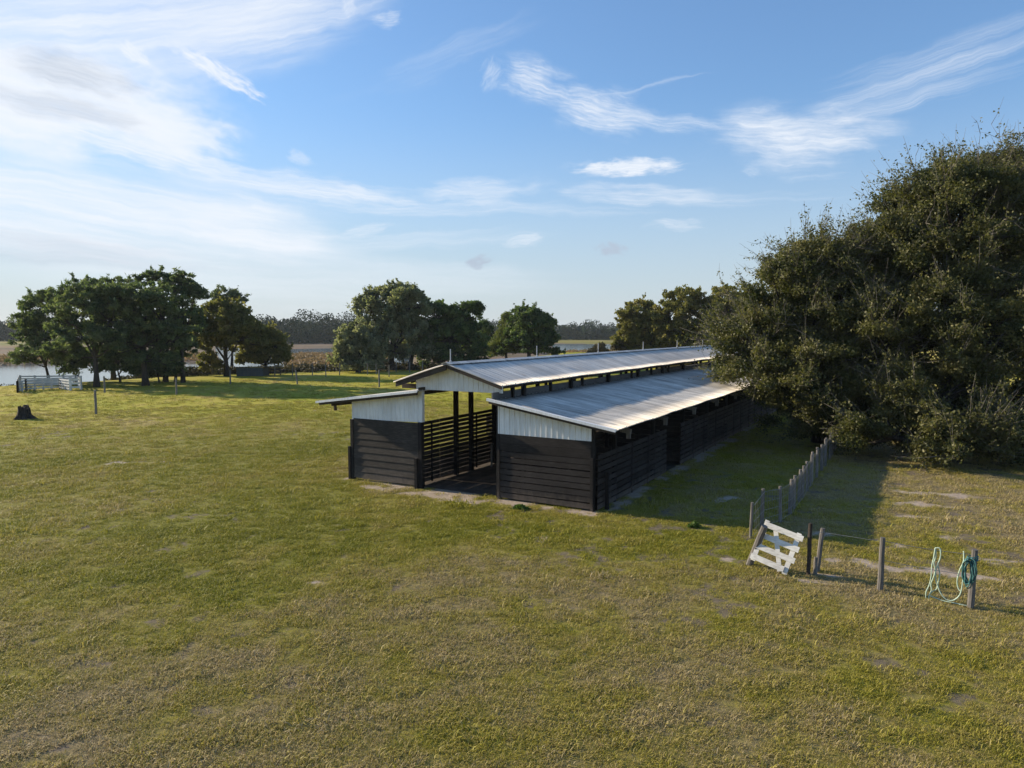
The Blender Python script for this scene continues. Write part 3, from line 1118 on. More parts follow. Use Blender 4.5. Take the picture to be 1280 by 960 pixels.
# ribbed white metal panels
def ribbed(name, x0, x1, zb, zt, y, th=.02, front=-1, zb2=None):
    mb_ = MB()
    n = max(2, int(round((x1 - x0) / .215)))
    for i in range(n):
        xa, xb = x0 + (x1 - x0) * i / n, x0 + (x1 - x0) * (i + 1) / n
        segs = [(xa, xb)]
        if xa < RIDGE_X < xb and zt is zt_mid:
            segs = [(xa, RIDGE_X), (RIDGE_X, xb)]
        bt = lambda x: zb if zb2 is None else zb + (zb2 - zb) * (x - x0) / (x1 - x0)
        for (a, b_) in segs:
            p = [(a, y, bt(a)), (b_, y, bt(b_)), (b_, y, zt(b_)), (a, y, zt(a)), (a, y + th, bt(a)), (b_, y + th, bt(b_)), (b_, y + th, zt(b_)), (a, y + th, zt(a))]
            mb_.poly(p, [(0, 1, 2, 3), (7, 6, 5, 4), (0, 4, 5, 1), (3, 2, 6, 7), (0, 3, 7, 4), (1, 5, 6, 2)], .5)
        c = xa + .03
        w_ = .016
        ya = y - .022 if front < 0 else y + th
        yb = y + .001 if front < 0 else y + th + .022
        p = [(c - w_, ya, bt(c) + .004), (c + w_, ya, bt(c) + .004), (c + w_, ya, zt(c) - .012), (c - w_, ya, zt(c) - .012), (c - w_ * 1.8, yb, bt(c) + .004), (c + w_ * 1.8, yb, bt(c) + .004), (c + w_ * 1.8, yb, zt(c) - .012), (c - w_ * 1.8, yb, zt(c) - .012)]
        mb_.poly(p, [(0, 1, 2, 3), (7, 6, 5, 4), (0, 4, 5, 1), (3, 2, 6, 7), (0, 3, 7, 4), (1, 5, 6, 2)], .5)
    return mb_.build(name, MAT['siding'], barn)


zt_right = lambda x: z_right(x) - .03
zt_left = lambda x: z_left(x) - .03
zt_mid = lambda x: z_mid(x) - .03
ribbed('gable_siding', -3.69, -.08, 2.36, zt_right, .02)
ribbed('gable_siding', -10.55, -7.06, 2.46, zt_left, .02, zb2=2.55)
ribbed('gable_siding', -7.34, -3.52, 3.80, zt_mid, .07, zb2=3.80)
for (a, b_, zt, zb) in ((-3.69, -.08, zt_right, 2.36), (-10.55, -7.06, zt_left, 2.5), (-7.34, -3.52, zt_mid, 3.8)):
    ribbed('gable_siding', a, b_, zb, zt, BL - .06, front=1)
m = MB()
m.box(-7.13, -6.98, -.05, .10, 2.56, 3.735, .6)
m.build('corner_trim', MAT['siding'], barn)


def boards(name, x0, x1, y, z0, z1, n, gap, material, th=.028, lean=0.0):
    """horizontal boards between two posts, along x at depth y"""
    mb_ = MB()
    pitch = (z1 - z0) / n
    for i in range(n):
        a, b_ = z0 + i * pitch + gap * (.5 + random.uniform(-.3, .3)), z0 + (i + 1) * pitch - gap * .5
        dz = random.uniform(-.014, .014)
        yo = random.uniform(-.009, .009)
        p = []
        for yy in (y + yo - lean, y + yo + th):
            p += [(x0, yy, a), (x1, yy, a + dz), (x1, yy + lean * 0, b_ + dz), (x0, yy, b_)]
        mb_.poly(p, [(0, 1, 2, 3), (7, 6, 5, 4), (0, 4, 5, 1), (3, 2, 6, 7), (0, 3, 7, 4), (1, 5, 6, 2)])
    return mb_.build(name, material, barn)


def lap_boards(name, x0, x1, y, z0, z1, n, material):
    mb_ = MB()
    pitch = (z1 - z0) / n
    for i in range(n):
        a, b_ = z0 + i * pitch, z0 + (i + 1) * pitch + .012
        dz = random.uniform(-.01, .01)
        p = [(x0, y - .028, a + dz), (x1, y - .028, a), (x1, y - .004, b_), (x0, y - .004, b_ + dz), (x0, y + .02, a + dz), (x1, y + .02, a), (x1, y + .02, b_), (x0, y + .02, b_ + dz)]
        mb_.poly(p, [(0, 1, 2, 3), (7, 6, 5, 4), (0, 4, 5, 1), (3, 2, 6, 7), (0, 3, 7, 4), (1, 5, 6, 2)])
    return mb_.build(name, material, barn)


def slats_y(name, x, y0, y1, z0, z1, n, gap, material, th=.026, warp=.008):
    """horizontal boards along y at x"""
    mb_ = MB()
    pitch = (z1 - z0) / n
    for i in range(n):
        a, b_ = z0 + i * pitch + gap * .5, z0 + (i + 1) * pitch - gap * .5
        dz = random.uniform(-warp, warp)
        d0 = random.uniform(-warp, warp) * .6
        p = []
        for xx in (x, x + th):
            p += [(xx, y0, a + d0), (xx, y1, a + dz), (xx, y1, b_ + dz), (xx, y0, b_ + d0)]
        mb_.poly(p, [(0, 1, 2, 3), (7, 6, 5, 4), (0, 4, 5, 1), (3, 2, 6, 7), (0, 3, 7, 4), (1, 5, 6, 2)])
    return mb_.build(name, material, barn)


def post(x, y, z0, z1, w=.14, d=.14, material='dark_post', name='post'):
    mb_ = MB()
    j = random.uniform(-.012, .012)
    p = [(x - w / 2, y - d / 2, z0), (x + w / 2, y - d / 2, z0), (x + w / 2, y + d / 2, z0), (x - w / 2, y + d / 2, z0)]
    p += [(q[0] + j, q[1] + j, z1) for q in p]
    mb_.poly(p, [(3, 2, 1, 0), (4, 5, 6, 7), (0, 1, 5, 4), (1, 2, 6, 5), (2, 3, 7, 6), (3, 0, 4, 7)])
    return mb_.build(name, MAT[material], barn)


# front walls
boards('board_wall', -3.60, -.09, 0.0, .06, 1.76, 8, .034, MAT['black_board'], .03)
boards('board_wall', -3.60, -.09, 0.0, 1.76, 2.352, 2, .006, MAT['black_board'], .03)
lap_boards('board_wall', -10.45, -7.15, 0.0, .10, 2.50, 9, MAT['worn_board'])
for x in (-3.64, -.045):
    m = MB()
    m.box(x - .05, x + .05, -.045, -.002, .03, 1.80)
    m.build('corner_board', MAT['black_board'], barn)
post(-3.69, .09, 0, 3.5)
post(-.045, .09, 0, 2.75)
post(-7.10, .02, 0, 2.55, .16, .16)
post(-7.28, .30, 0, 4.0, .15, .15)
post(-7.22, -.13, 0, 1.18, .12, .12)
post(-10.53, .03, 0, 2.46, .14, .14)
post(-10.66, -.02, 0, 1.35, .10, .12)
post(.28, .55, 0, 1.28, .12, .10)
# long posts, every 4.15 m
ys = [1.75 + 4.15 * k for k in range(9)]
for y_ in ys + [BL - .1]:
    post(.05, y_, 0, z_right(.05) - .02)
    post(-3.60, y_, 0, z_mid(-3.6) - .05, .15, .15)
for y_ in (2.8, 3.95, 5.85, 10.05, 14.2, 18.35, 22.5, 26.65, 30.8, 34.95, BL - .1):
    post(-7.38, y_, 0, z_mid(-7.38) - .05, .16, .16)
for y_ in (7.42, 13.0, 17.2, 21.4, 25.6, 29.8, 34.0, BL - .1):
    post(-10.55, y_, 0, z_left(-10.55) - .02)
for k in range(12):                       # studs of the clerestory on the near side
    post(-3.62, .95 + 3.1 * k, 3.5, 4.05, .11, .11, name='stud')
# beams along the barn
for (x, zt, w, d, nm) in ((-3.60, lambda: z_mid(-3.6) - .05, .07, .20, 'brown_beam'), (-7.38, lambda: z_mid(-7.38) - .05, .07, .2, 'brown_beam'),
                          (.05, lambda: z_right(.05) - .03, .07, .18, 'brown_beam'), (-10.55, lambda: z_left(-10.55) - .03, .07, .18, 'brown_beam')):
    m = MB()
    z_ = zt()
    m.box(x - w / 2 + .012, x + w / 2 + .012, .12, BL - .12, z_ - d, z_ - .004)
    m.build('eave_beam', MAT[nm], barn)
m = MB()
m.box(-3.72, -3.66, -.36, BL + .3, 3.585, 3.845)
m.build('clerestory_board', MAT['grey_beam'], barn)
m = MB()
m.box(-6.965, -6.915, -.30, BL + .3, 3.76, 3.90)
m.build('clerestory_board', MAT['brown_beam'], barn)
# header across the aisle and its end sticking out on the left
m = MB()
m.box(-8.05, -3.55, .10, .17, 3.82, 3.99)
m.build('header_beam', MAT['brown_beam'], barn)
m = MB()
m.bar((-10.5, .12, z_left(-10.5) - .15), (-11.75, .12, z_left(-11.75) - .15), .07, .16)
m.build('outrigger', MAT['brown_beam'], barn)
post(-11.55, .12, z_left(-11.6) - .42, z_left(-11.6) - .2, .09, .09, 'brown_beam', 'outrigger_block')
for y_ in ys:
    m = MB()
    m.bar((-.10, y_ + .13, 2.62), (.62, y_ + .13, 2.50), .06, .18)
    m.box(.46, .60, y_ + .06, y_ + .15, 2.26, 2.55)
    m.build('outrigger', MAT['grey_wood'], barn)
# rafters and purlins seen from below
for k in range(17):
    y_ = .35 + k * 2.35
    m = MB()
    m.bar((RIDGE_X + .03, y_, z_mid(RIDGE_X) - .09), (RIDGE_X + 2.2, y_, z_mid(RIDGE_X + 2.2) - .09), .05, .14)
    m.bar((RIDGE_X - .03, y_, z_mid(RIDGE_X) - .09), (RIDGE_X - 2.2, y_, z_mid(RIDGE_X - 2.2) - .09), .05, .14)
    m.build('rafter', MAT['brown_beam'], barn)
    m = MB()
    m.bar((-3.62, y_, z_right(-3.62) - .08), (.8, y_, z_right(.8) - .08), .05, .13)
    m.build('rafter', MAT['brown_beam'], barn)
    m = MB()
    m.bar((-7.0, y_, z_left(-7.0) - .08), (-11.9, y_, z_left(-11.9) - .08), .05, .13)
    m.build('rafter', MAT['brown_beam'], barn)
# slatted walls along the barn
edges = [.06] + [y_ for y_ in ys] + [BL - .1]
for a, b_ in zip(edges[:-1], edges[1:]):
    # outer right wall, with a doorway
    if a < 7.4 < b_:
        slats_y('slat_wall', .125, a + .02, 7.4, .05, 1.93, 9, .048, MAT['black_board'])
        slats_y('slat_wall', .125, 9.45, b_ - .02, .05, 1.93, 9, .048, MAT['black_board'])
    else:
        slats_y('slat_wall', .125, a + .02, b_ - .02, .05, 1.93, 9, .048, MAT['black_board'])
    nn = 2
    for q in range(1, nn + 1):
        yy = a + (b_ - a) * q / (nn + .3) - .3
        if not 7.3 < yy < 9.5 and b_ - a > 2:
            m = MB()
            m.box(.153, .18, yy - .035, yy + .035, .03, 1.95)
            m.build('batten', MAT['black_board'], barn)
    slats_y('aisle_slats', -3.70, a + .02, b_ - .02, .10, 2.40, 13, .05, MAT['black_board'])
    if b_ - a > .5:
        for q in (.3, .65):
            yy = a + (b_ - a) * q
            m = MB()
            m.box(-7.452, -7.41, yy - .035, yy + .035, .05, 2.45)
            m.build('batten', MAT['dark_post'], barn)
    slats_y('aisle_slats', -7.485, a + .02, b_ - .02, 1.30, 2.50, 7, .05, MAT['black_board'], warp=.014)
    slats_y('aisle_slats', -7.485, a + .02, b_ - .02, .08, 1.30, 7, .014, MAT['black_board'], warp=.006)
for y_ in ys[::2]:
    boards('stall_divider', -3.50, -.08, y_ - .02, .06, 1.9, 8, .03, MAT['black_board'])
for y_ in ys[2::2]:
    boards('stall_divider', -10.4, -7.5, y_ - .02, .06, 1.6, 7, .04, MAT['black_board'])
# far end
boards('board_wall', -3.60, -.09, BL - .03, .06, 2.352, 10, .02, MAT['black_board'])
boards('board_wall', -10.45, -7.15, BL - .03, .06, 2.5, 10, .02, MAT['worn_board'])
# brown loose stake inside the aisle
post(-7.0, 5.0, 0, 1.0, .07, .05, 'grey_wood', 'stake')


def BW(x, y, z=0.0):
    p = BA + ex * x + ey * y
    return (p[0], p[1], z)


# tub of water in the aisle
tub = thing('water_tub', 'round black rubber water tub inside the barn aisle', 'tub', (-2.69, 30.7, 0))
m = MB()
nseg = 20
prof = [(.20, 0), (.25, .38), (.265, .385), (.265, .40), (.235, .40), (.225, .30)]
for i in range(len(prof)):
    for k in range(nseg):
        a = 2 * math.pi * k / nseg
        m.v.append((prof[i][0] * math.cos(a), prof[i][0] * math.sin(a), prof[i][1]))
        m.t.append(.5)
for i in range(len(prof) - 1):
    for k in range(nseg):
        k2 = (k + 1) % nseg
        m.f.append((i * nseg + k, i * nseg + k2, (i + 1) * nseg + k2, (i + 1) * nseg + k))
m.f.append(tuple(range(nseg))[::-1])
m.build('tub_body', MAT['tub'], tub)
m = MB()
m.poly([(.228 * math.cos(2 * math.pi * k / nseg), .228 * math.sin(2 * math.pi * k / nseg), .345) for k in range(nseg)], [tuple(range(nseg))])
m.build('water_surface', MAT['tub_water'], tub)
m = MB()
m.tube([(-3.24, 28.67, .05), (-2.5, 29.7, .06), (-1.85, 30.65, .05)], .045, 7)
tag(m.build('fallen_pole', MAT['grey_wood']), 'pale wooden pole lying on the dirt floor inside the barn aisle', 'pole')

# ------------------------------------------------------------------ wire fence, gate, posts, hoses
fence = thing('wire_fence', 'weathered wooden post and wire fence running back along the barn to the big oaks', 'fence', BW(5.7, 1.1))
fl = []
fx = [(6.95, 20.32, 1.05), (7.62, 21.3, 1.22)]
for k in range(18):
    X, Y = 5.7 + random.uniform(-.07, .07), 1.9 + .98 * k + random.uniform(-.24, .24)
    p = BW(X, Y)
    fx.append((p[0], p[1], random.uniform(1.08, 1.26)))
o0 = np.array(fence.location)
for (x, y, h) in fx:
    m = MB()
    a = np.array((x, y, -.05)) - o0
    ln = np.array((random.uniform(-.05, .05), random.uniform(-.05, .05), 0))
    r0 = random.uniform(.043, .066)
    m.tube([a, a + ln * .5 + (0, 0, h * .5), a + ln + (0, 0, h + .05)], [r0 * 1.05, r0, r0 * .92], 8, None, .12)
    m.build('post', MAT['grey_wood'], fence)
    fl.append((a + ln, h))
m = MB()
for lev, rr in ((.97, .006), (.72, .0045), (.5, .0045), (.28, .0045), (.1, .0045)):
    m.tube([q[0] + np.array((.05, 0, q[1] * lev)) for q in fl], rr, 4, .5)
for i in range(len(fl) - 1):
    a, b_ = fl[i], fl[i + 1]
    for q in (.15, .3, .45, .6, .75, .9):
        p = a[0] * (1 - q) + b_[0] * q + np.array((.05, 0, 0))
        h = a[1] * (1 - q) + b_[1] * q
        m.tube([p + (0, 0, h * .1), p + (0, 0, h * .97)], .0035, 3, .5)
m.build('wire', MAT['wire'], fence)

# leaning white gate
gate = thing('gate', 'small white board gate tilted and leaning between old posts', 'gate', (6.76, 17.06, 0))
LL, LR = np.array((6.20, 17.60, .27)), np.array((6.76, 17.06, .03))
UL, UR = np.array((6.52, 17.66, 1.16)), np.array((7.24, 17.14, 1.0))
g0 = np.array(gate.location)
LL, LR, UL, UR = (q - g0 for q in (LL, LR, UL, UR))
gx = (LR - LL) + (UR - UL)
gx /= np.linalg.norm(gx)
gz = (UL - LL) + (UR - LR)
gz -= gx * (gz @ gx)
gz /= np.linalg.norm(gz)
gn = np.cross(gx, gz)        # towards the viewer or away
if gn[1] > 0:
    gn = -gn
W_, H_ = .99, 1.03
org = LR - gx * W_ * .97


def gp(u, v, off): return org + gx * u + gz * v + gn * off


for i, v in enumerate((.08, .37, .66, .95)):
    m = MB()
    u0, u1 = (.02 + .02 * i, W_ + .03) if i else (.0, W_ * .86)
    m.bar(gp(u0, v, .03), gp(u1, v + .012, .03), .026, .14, gz)
    m.build('rail', MAT['white_paint'], gate)
for u in (.08, W_ - .10):
    m = MB()
    m.bar(gp(u, -.02, 0), gp(u, H_ + .03, 0), .028, .115, gx)
    m.build('stile', MAT['white_paint'], gate)
m = MB()
m.bar(gp(.30, H_ - .04, .002), gp(W_ - .22, .0, .002), .024, .11, gx)
m.build('brace', MAT['white_paint'], gate)


def round_post(name, label, a, b_, r0, cat='post', group=None, mname='grey_wood', n=9):
    a, b_ = np.array(a, float), np.array(b_, float)
    m = MB()
    d = b_ - a
    pts = [np.zeros(3) - (0, 0, .06), d * .35 + np.array((.008, .004, 0)), d * .7 - np.array((.006, .0, 0)), d]
    m.tube(pts, [r0 * 1.06, r0, r0 * .97, r0 * .9], n, None, .12)
    o = m.build(name, MAT[mname])
    o.location = tuple(a)
    tag(o, label, cat, group)
    return o


round_post('wooden_post', 'thick grey round post leaning against the left side of the white gate', (6.09, 17.9, 0), (6.33, 17.48, 1.13), .085)
round_post('wooden_post', 'dark upright post touching the right edge of the white gate', (7.30, 17.12, 0), (7.33, 17.13, 1.30), .05, mname='brown_beam')
round_post('wooden_post', 'greenish grey post leaning right, second to the right of the white gate', (7.62, 17.38, 0), (7.76, 17.41, 1.10), .06)
round_post('wooden_stub', 'short broken post stub beside the greenish leaning post', (7.50, 17.2, 0), (7.53, 17.22, .42), .05)
round_post('wooden_post', 'lone grey post standing between the white gate and the draped hose', (8.54, 16.09, 0), (8.56, 16.09, 1.25), .062)
P1, P2 = np.array((8.54, 16.09, 0)), np.array((9.96, 15.04, 0))
round_post('wooden_post', 'brown weathered post with a teal hose coil hung on it', P2, P2 + np.array((.03, -.02, 1.30)), .065, mname='grey_wood')
e_ = (P2 - P1) / np.linalg.norm(P2 - P1)
n_ = np.array([-e_[1], e_[0], 0])


def hp(t, z, off=0.0): return P1 + e_ * t + n_ * off + np.array((0, 0, z))


wire = MB()
for z0, zs in ((1.18, .03), (.72, .02)):
    wire.tube([hp(t, z0 - zs * math.sin(math.pi * t / 1.766)) for t in np.linspace(.05, 1.72, 9)], .006, 4, .5)
wire.tube([hp(.05, 1.16), np.array((7.78, 17.36, 1.0)), np.array((7.35, 17.08, 1.1))], .004, 4, .5)
tag(wire.build('fence_wire', MAT['wire']), 'thin wire strung from the gate post to the post with the teal coil', 'wire')


def smooth_path(P, sub=5):
    P = [np.array(q, float) for q in P]
    out = []
    for i in range(len(P) - 1):
        p0, p1, p2, p3 = P[max(i - 1, 0)], P[i], P[i + 1], P[min(i + 2, len(P) - 1)]
        for k in range(sub):
            t = k / sub
            out.append(.5 * ((2 * p1) + (-p0 + p2) * t + (2 * p0 - 5 * p1 + 4 * p2 - p3) * t * t + (-p0 + 3 * p1 - 3 * p2 + p3) * t ** 3))
    out.append(P[-1])
    return out


hose = MB()
strands = [
    ([(1.064, 1.2), (1.048, 0.999), (1.02, 0.794), (1.016, 0.566), (0.988, 0.36), (0.929, 0.175), (0.928, 0.03)], -.04),
    ([(1.064, 1.2), (1.155, 1.203), (1.172, 1.023), (1.126, 0.844), (1.096, 0.696), (1.111, 0.472), (1.144, 0.365), (1.21, 0.209), (1.322, 0.092), (1.439, 0.097), (1.54, 0.199), (1.588, 0.336), (1.608, 0.55), (1.609, 0.801), (1.611, 1.052), (1.597, 1.229)], -.02),
    ([(1.597, 1.229), (1.601, 0.994), (1.54, 0.787), (1.503, 0.555), (1.526, 0.392), (1.57, 0.332)], .03),
    ([(1.07, 1.2), (1.084, 1.006), (1.053, 0.858), (1.084, 0.694), (1.054, 0.517), (1.012, 0.365), (1.029, 0.226), (0.985, 0.101), (0.987, .03)], .02),
    ([(1.127, 0.816), (1.17, 0.626), (1.143, 0.393), (1.124, 0.275), (1.054, 0.203), (0.998, 0.104), (1.084, 0.066), (1.277, 0.03), (1.465, 0.03), (1.624, 0.03), (1.698, .03), (1.674, .03), (1.561, .03)], .04)]
for S_, off in strands:
    nS = len(S_)
    hose.tube(smooth_path([hp(t, z, off * math.sin(3.1 * i / (nS - 1))) for i, (t, z) in enumerate(S_)]), .0135, 6, .5)
tag(hose.build('garden_hose', MAT['hose'], smooth=True), 'pale green garden hose draped in loops over the fence wire', 'hose')
coil = MB()
cr = random.Random(4)
for k in range(7):
    cx_, w_, h0, h1 = 1.70 + cr.uniform(-.03, .05), cr.uniform(.05, .12), cr.uniform(.42, .62), cr.uniform(1.02, 1.16)
    o1 = cr.uniform(-.13, -.08)
    L_ = []
    for q in range(13):
        a = 2 * math.pi * q / 12
        L_.append(hp(cx_ + w_ * math.sin(a) + .06 * (q % 2) * .2, (h0 + h1) / 2 + (h1 - h0) / 2 * math.cos(a), o1 + .03 * math.sin(2 * a + k)))
    coil.tube(smooth_path(L_, 3), .013, 6, .5)
for k in range(3):
    coil.tube([hp(1.766 + .1 * math.sin(a), 1.06 + .04 * k + .02 * math.sin(a * 1), .1 * math.cos(a)) for a in np.linspace(0, 6.4, 14)], .013, 6, .5)
tag(coil.build('coiled_hose', MAT['teal'], smooth=True), 'teal hose coiled and tied around the top of a brown post', 'hose')

# ------------------------------------------------------------------ far posts, stump, pen, shed
for (px_, d, h, lean, lab) in [
        (117, 51.2, 1.75, 0, 'dark lone field post nearest to the burnt stump'),
        (129, 69.1, 1.62, 0, 'grey field post just right of the white pen'),
        (219, 66.5, 1.64, 0, 'grey field post standing in front of the tall pines'),
        (287, 80.7, 1.62, 0, 'pale field post left of the low grey shed'),
        (371, 80.7, 1.62, -.16, 'field post leaning left, right of the low grey shed'),
        (473.5, 76.1, 1.86, 0, 'pale field post nearest to the roof of the barn, before the mossy oak')]:
    x, y = at(px_, d)
    round_post('field_post', lab, (x, y, 0), (x + lean, y, h), .085, group='posts standing in the far field')
ff = thing('wire_fence', 'far wire fence with thin grey posts along the dark shore brush', 'fence', (-24, 98, 0))
f0 = np.array(ff.location)
tops = []
for (px_, d) in [(12, 94), (52, 94), (90, 95), (343, 93.5), (365, 95), (390, 97), (407, 93.5), (424, 97), (449, 102.6), (459, 98), (470, 99), (486, 93.5), (495, 104), (512, 103), (528, 103)]:
    x, y = at(px_, d)
    z_ = float(terrain(np.array([x]), np.array([y]))[0][0])
    a = np.array((x, y, z_)) - f0
    h = random.uniform(1.4, 1.75)
    m = MB()
    m.tube([a - (0, 0, .1), a + (random.uniform(-.05, .05), 0, h)], .07, 7)
    m.build('post', MAT['grey_wood'], ff)
    tops.append((px_, a, h))
m = MB()
for (p1, a, h), (p2, b_, h2) in zip(tops[3:-1], tops[4:]):
    for q in (.9, .55, .25):
        m.tube([a + (0, 0, h * q), b_ + (0, 0, h2 * q)], .008, 3, .5)
m.build('wire', MAT['wire'], ff)

# stump
stump = MB()
sr = random.Random(9)
nseg, lv = 26, [0, .06, .18, .4, .65, .85, 1.0]
st_r = [1.0, .82, .66, .56, .50, .48, .46]
jag = [sr.uniform(.62, 1.0) for _ in range(nseg)]
jag = [max(jag[i], .95) if 3 < i < 10 else jag[i] for i in range(nseg)]
lob = [1 + .16 * math.sin(i * 1.5) + sr.uniform(-.09, .09) for i in range(nseg)]
for j, (l, r_) in enumerate(zip(lv, st_r)):
    for i in range(nseg):
        a = 2 * math.pi * i / nseg
        lo_ = 1 + (lob[i] - 1) * (1.6 if l < .2 else .7)
        stump.v.append((r_ * lo_ * math.cos(a), r_ * lo_ * math.sin(a) * .9, 1.08 * l * (jag[i] if j > 2 else 1) - .03))
        stump.t.append(sr.random())
for i in range(nseg):                       # hollow top
    a = 2 * math.pi * i / nseg
    stump.v.append((.36 * math.cos(a), .34 * math.sin(a), 1.04 * jag[i]))
    stump.t.append(.3)
stump.v.append((0, 0, .45))
stump.t.append(0)
for j in range(len(lv)):
    for i in range(nseg):
        i2 = (i + 1) % nseg
        stump.f.append((j * nseg + i, j * nseg + i2, (j + 1) * nseg + i2, (j + 1) * nseg + i))
cidx = len(stump.v) - 1
for i in range(nseg):
    stump.f.append((len(lv) * nseg + i, len(lv) * nseg + (i + 1) % nseg, cidx))
so = stump.build('tree_stump', MAT['burnt'])
so.location = (*at(26.5, 48.4), 0)
so.scale = (.76, .76, .95)
tag(so, 'dark burnt tree stump with a jagged top alone in the field', 'stump')

# white board pen far left
pen = thing('corral', 'small white board corral at the far edge of the field', 'corral', (*at(58, 71), 0))
p0 = np.array(pen.location)


def pen_pt(px_, d): return np.array((*at(px_, d), 0)) - p0


corners = [pen_pt(20, 69), pen_pt(31, 71.5), pen_pt(73, 73.5), pen_pt(86, 71.5)]
back = [pen_pt(24, 78), pen_pt(96, 79)]


def pen_run(a, b_, n):
    for i in range(n + 1):
        q = a + (b_ - a) * i / n
        m = MB()
        m.box(q[0] - .07, q[0] + .07, q[1] - .07, q[1] + .07, -.05, 1.16)
        m.build('post', MAT['old_white'], pen)
    m = MB()
    for z_ in (.22, .50, .78, 1.04):
        d = b_ - a
        sd = np.array((d[1], -d[0], 0)) / np.linalg.norm(d) * .09
        if sd[1] > 0:
            sd = -sd
        m.bar(a + sd + (0, 0, z_), b_ + sd + (0, 0, z_ + random.uniform(-.02, .02)), .03, .15)
    m.build('rail_panel', MAT['old_white'], pen)


pen_run(corners[0], corners[1], 2)
pen_run(corners[1], corners[2], 4)
pen_run(corners[2], corners[3], 4)
pen_run(corners[0], back[0], 3)
pen_run(back[0], back[1], 4)
pg = MB()
a, b_ = pen_pt(87, 71.4), pen_pt(98.5, 71.8)
for z_ in (.35, .75, 1.13):
    pg.bar(a + (0, 0, z_), b_ + (0, 0, z_), .03, .2)
pg.bar(a + (0, .06, .2), a + (0, .06, 1.25), .03, .1, (1, 0, 0))
pg.bar(b_ + (0, .06, .2), b_ + (0, .06, 1.25), .03, .1, (1, 0, 0))
pg.build('gate', MAT['white_paint'], pen)
for q in (pen_pt(86.4, 71.4), pen_pt(99.5, 72)):
    m = MB()
    m.box(q[0] - .09, q[0] + .09, q[1] - .09, q[1] + .09, -.05, 1.5)
    m.build('post', MAT['old_white'], pen)
pen_run(pen_pt(99.5, 72.2), back[1], 2)

# low grey shed under the trees
shed = thing('low_shed', 'low blue grey shed with a flat roof and open end under the trees', 'shed', (*at(318, 95), 0))
s0 = np.array(shed.location)
a, b_, c_ = (np.array((*at(q, 95.0), 0)) - s0 for q in (295, 328, 343))
m = MB()
n = 14
for i in range(n):
    xa, xb = a[0] + (b_[0] - a[0]) * i / n, a[0] + (b_[0] - a[0]) * (i + 1) / n
    m.box(xa, xb - .02, -.03 * (i % 2), .04, 0, 1.15)
m.box(a[0], a[0] + .05, .05, 2.4, 0, 1.05)
m.box(b_[0] - .05, b_[0], .05, 2.4, 0, 1.05)
m.build('wall', MAT['shed_metal'], shed)
m = MB()
m.poly([(a[0] - .15, -.2, 1.20), (c_[0] + .2, -.2, 1.28), (c_[0] + .2, 2.6, 1.08), (a[0] - .15, 2.6, 1.0), (a[0] - .15, -.2, 1.26), (c_[0] + .2, -.2, 1.34), (c_[0] + .2, 2.6, 1.14), (a[0] - .15, 2.6, 1.06)],
       [(3, 2, 1, 0), (4, 5, 6, 7), (0, 1, 5, 4), (1, 2, 6, 5), (2, 3, 7, 6), (3, 0, 4, 7)])
m.build('roof', MAT['shed_metal'], shed)
for q in (c_[0], (b_[0] + c_[0]) / 2):
    for y_ in (0, 2.3):
        m = MB()
        m.box(q - .05, q + .05, y_ - .05, y_ + .05, 0, 1.2 - y_ * .08)
        m.build('post', MAT['shed_dark'], shed)
m = MB()
m.box(b_[0], c_[0], 2.3, 2.36, .2, .5)
m.box(b_[0], c_[0], 2.3, 2.36, .65, .9)
m.build('rail', MAT['shed_dark'], shed)

# ------------------------------------------------------------------ trees
def rand_dirs(g, n):
    v = g.normal(size=(n, 3))
    return v / (np.linalg.norm(v, axis=1)[:, None] + 1e-9)


def leaf_cards(g, cen, L, W, updir=.35):
    """one pointed leaf-like quad per centre"""
    n = len(cen)
    a = rand_dirs(g, n)
    b = rand_dirs(g, n)
    b[:, 2] *= 1 - updir
    c = np.cross(a, b)
    c /= np.linalg.norm(c, axis=1)[:, None] + 1e-9
    Ls = (L * (.6 + .8 * g.random(n)))[:, None] * .5
    Ws = (W * (.6 + .8 * g.random(n)))[:, None] * .5
    V = np.stack([cen - a * Ls, cen + c * Ws - a * Ls * .1, cen + a * Ls, cen - c * Ws - a * Ls * .1], 1).reshape(-1, 3)
    return V


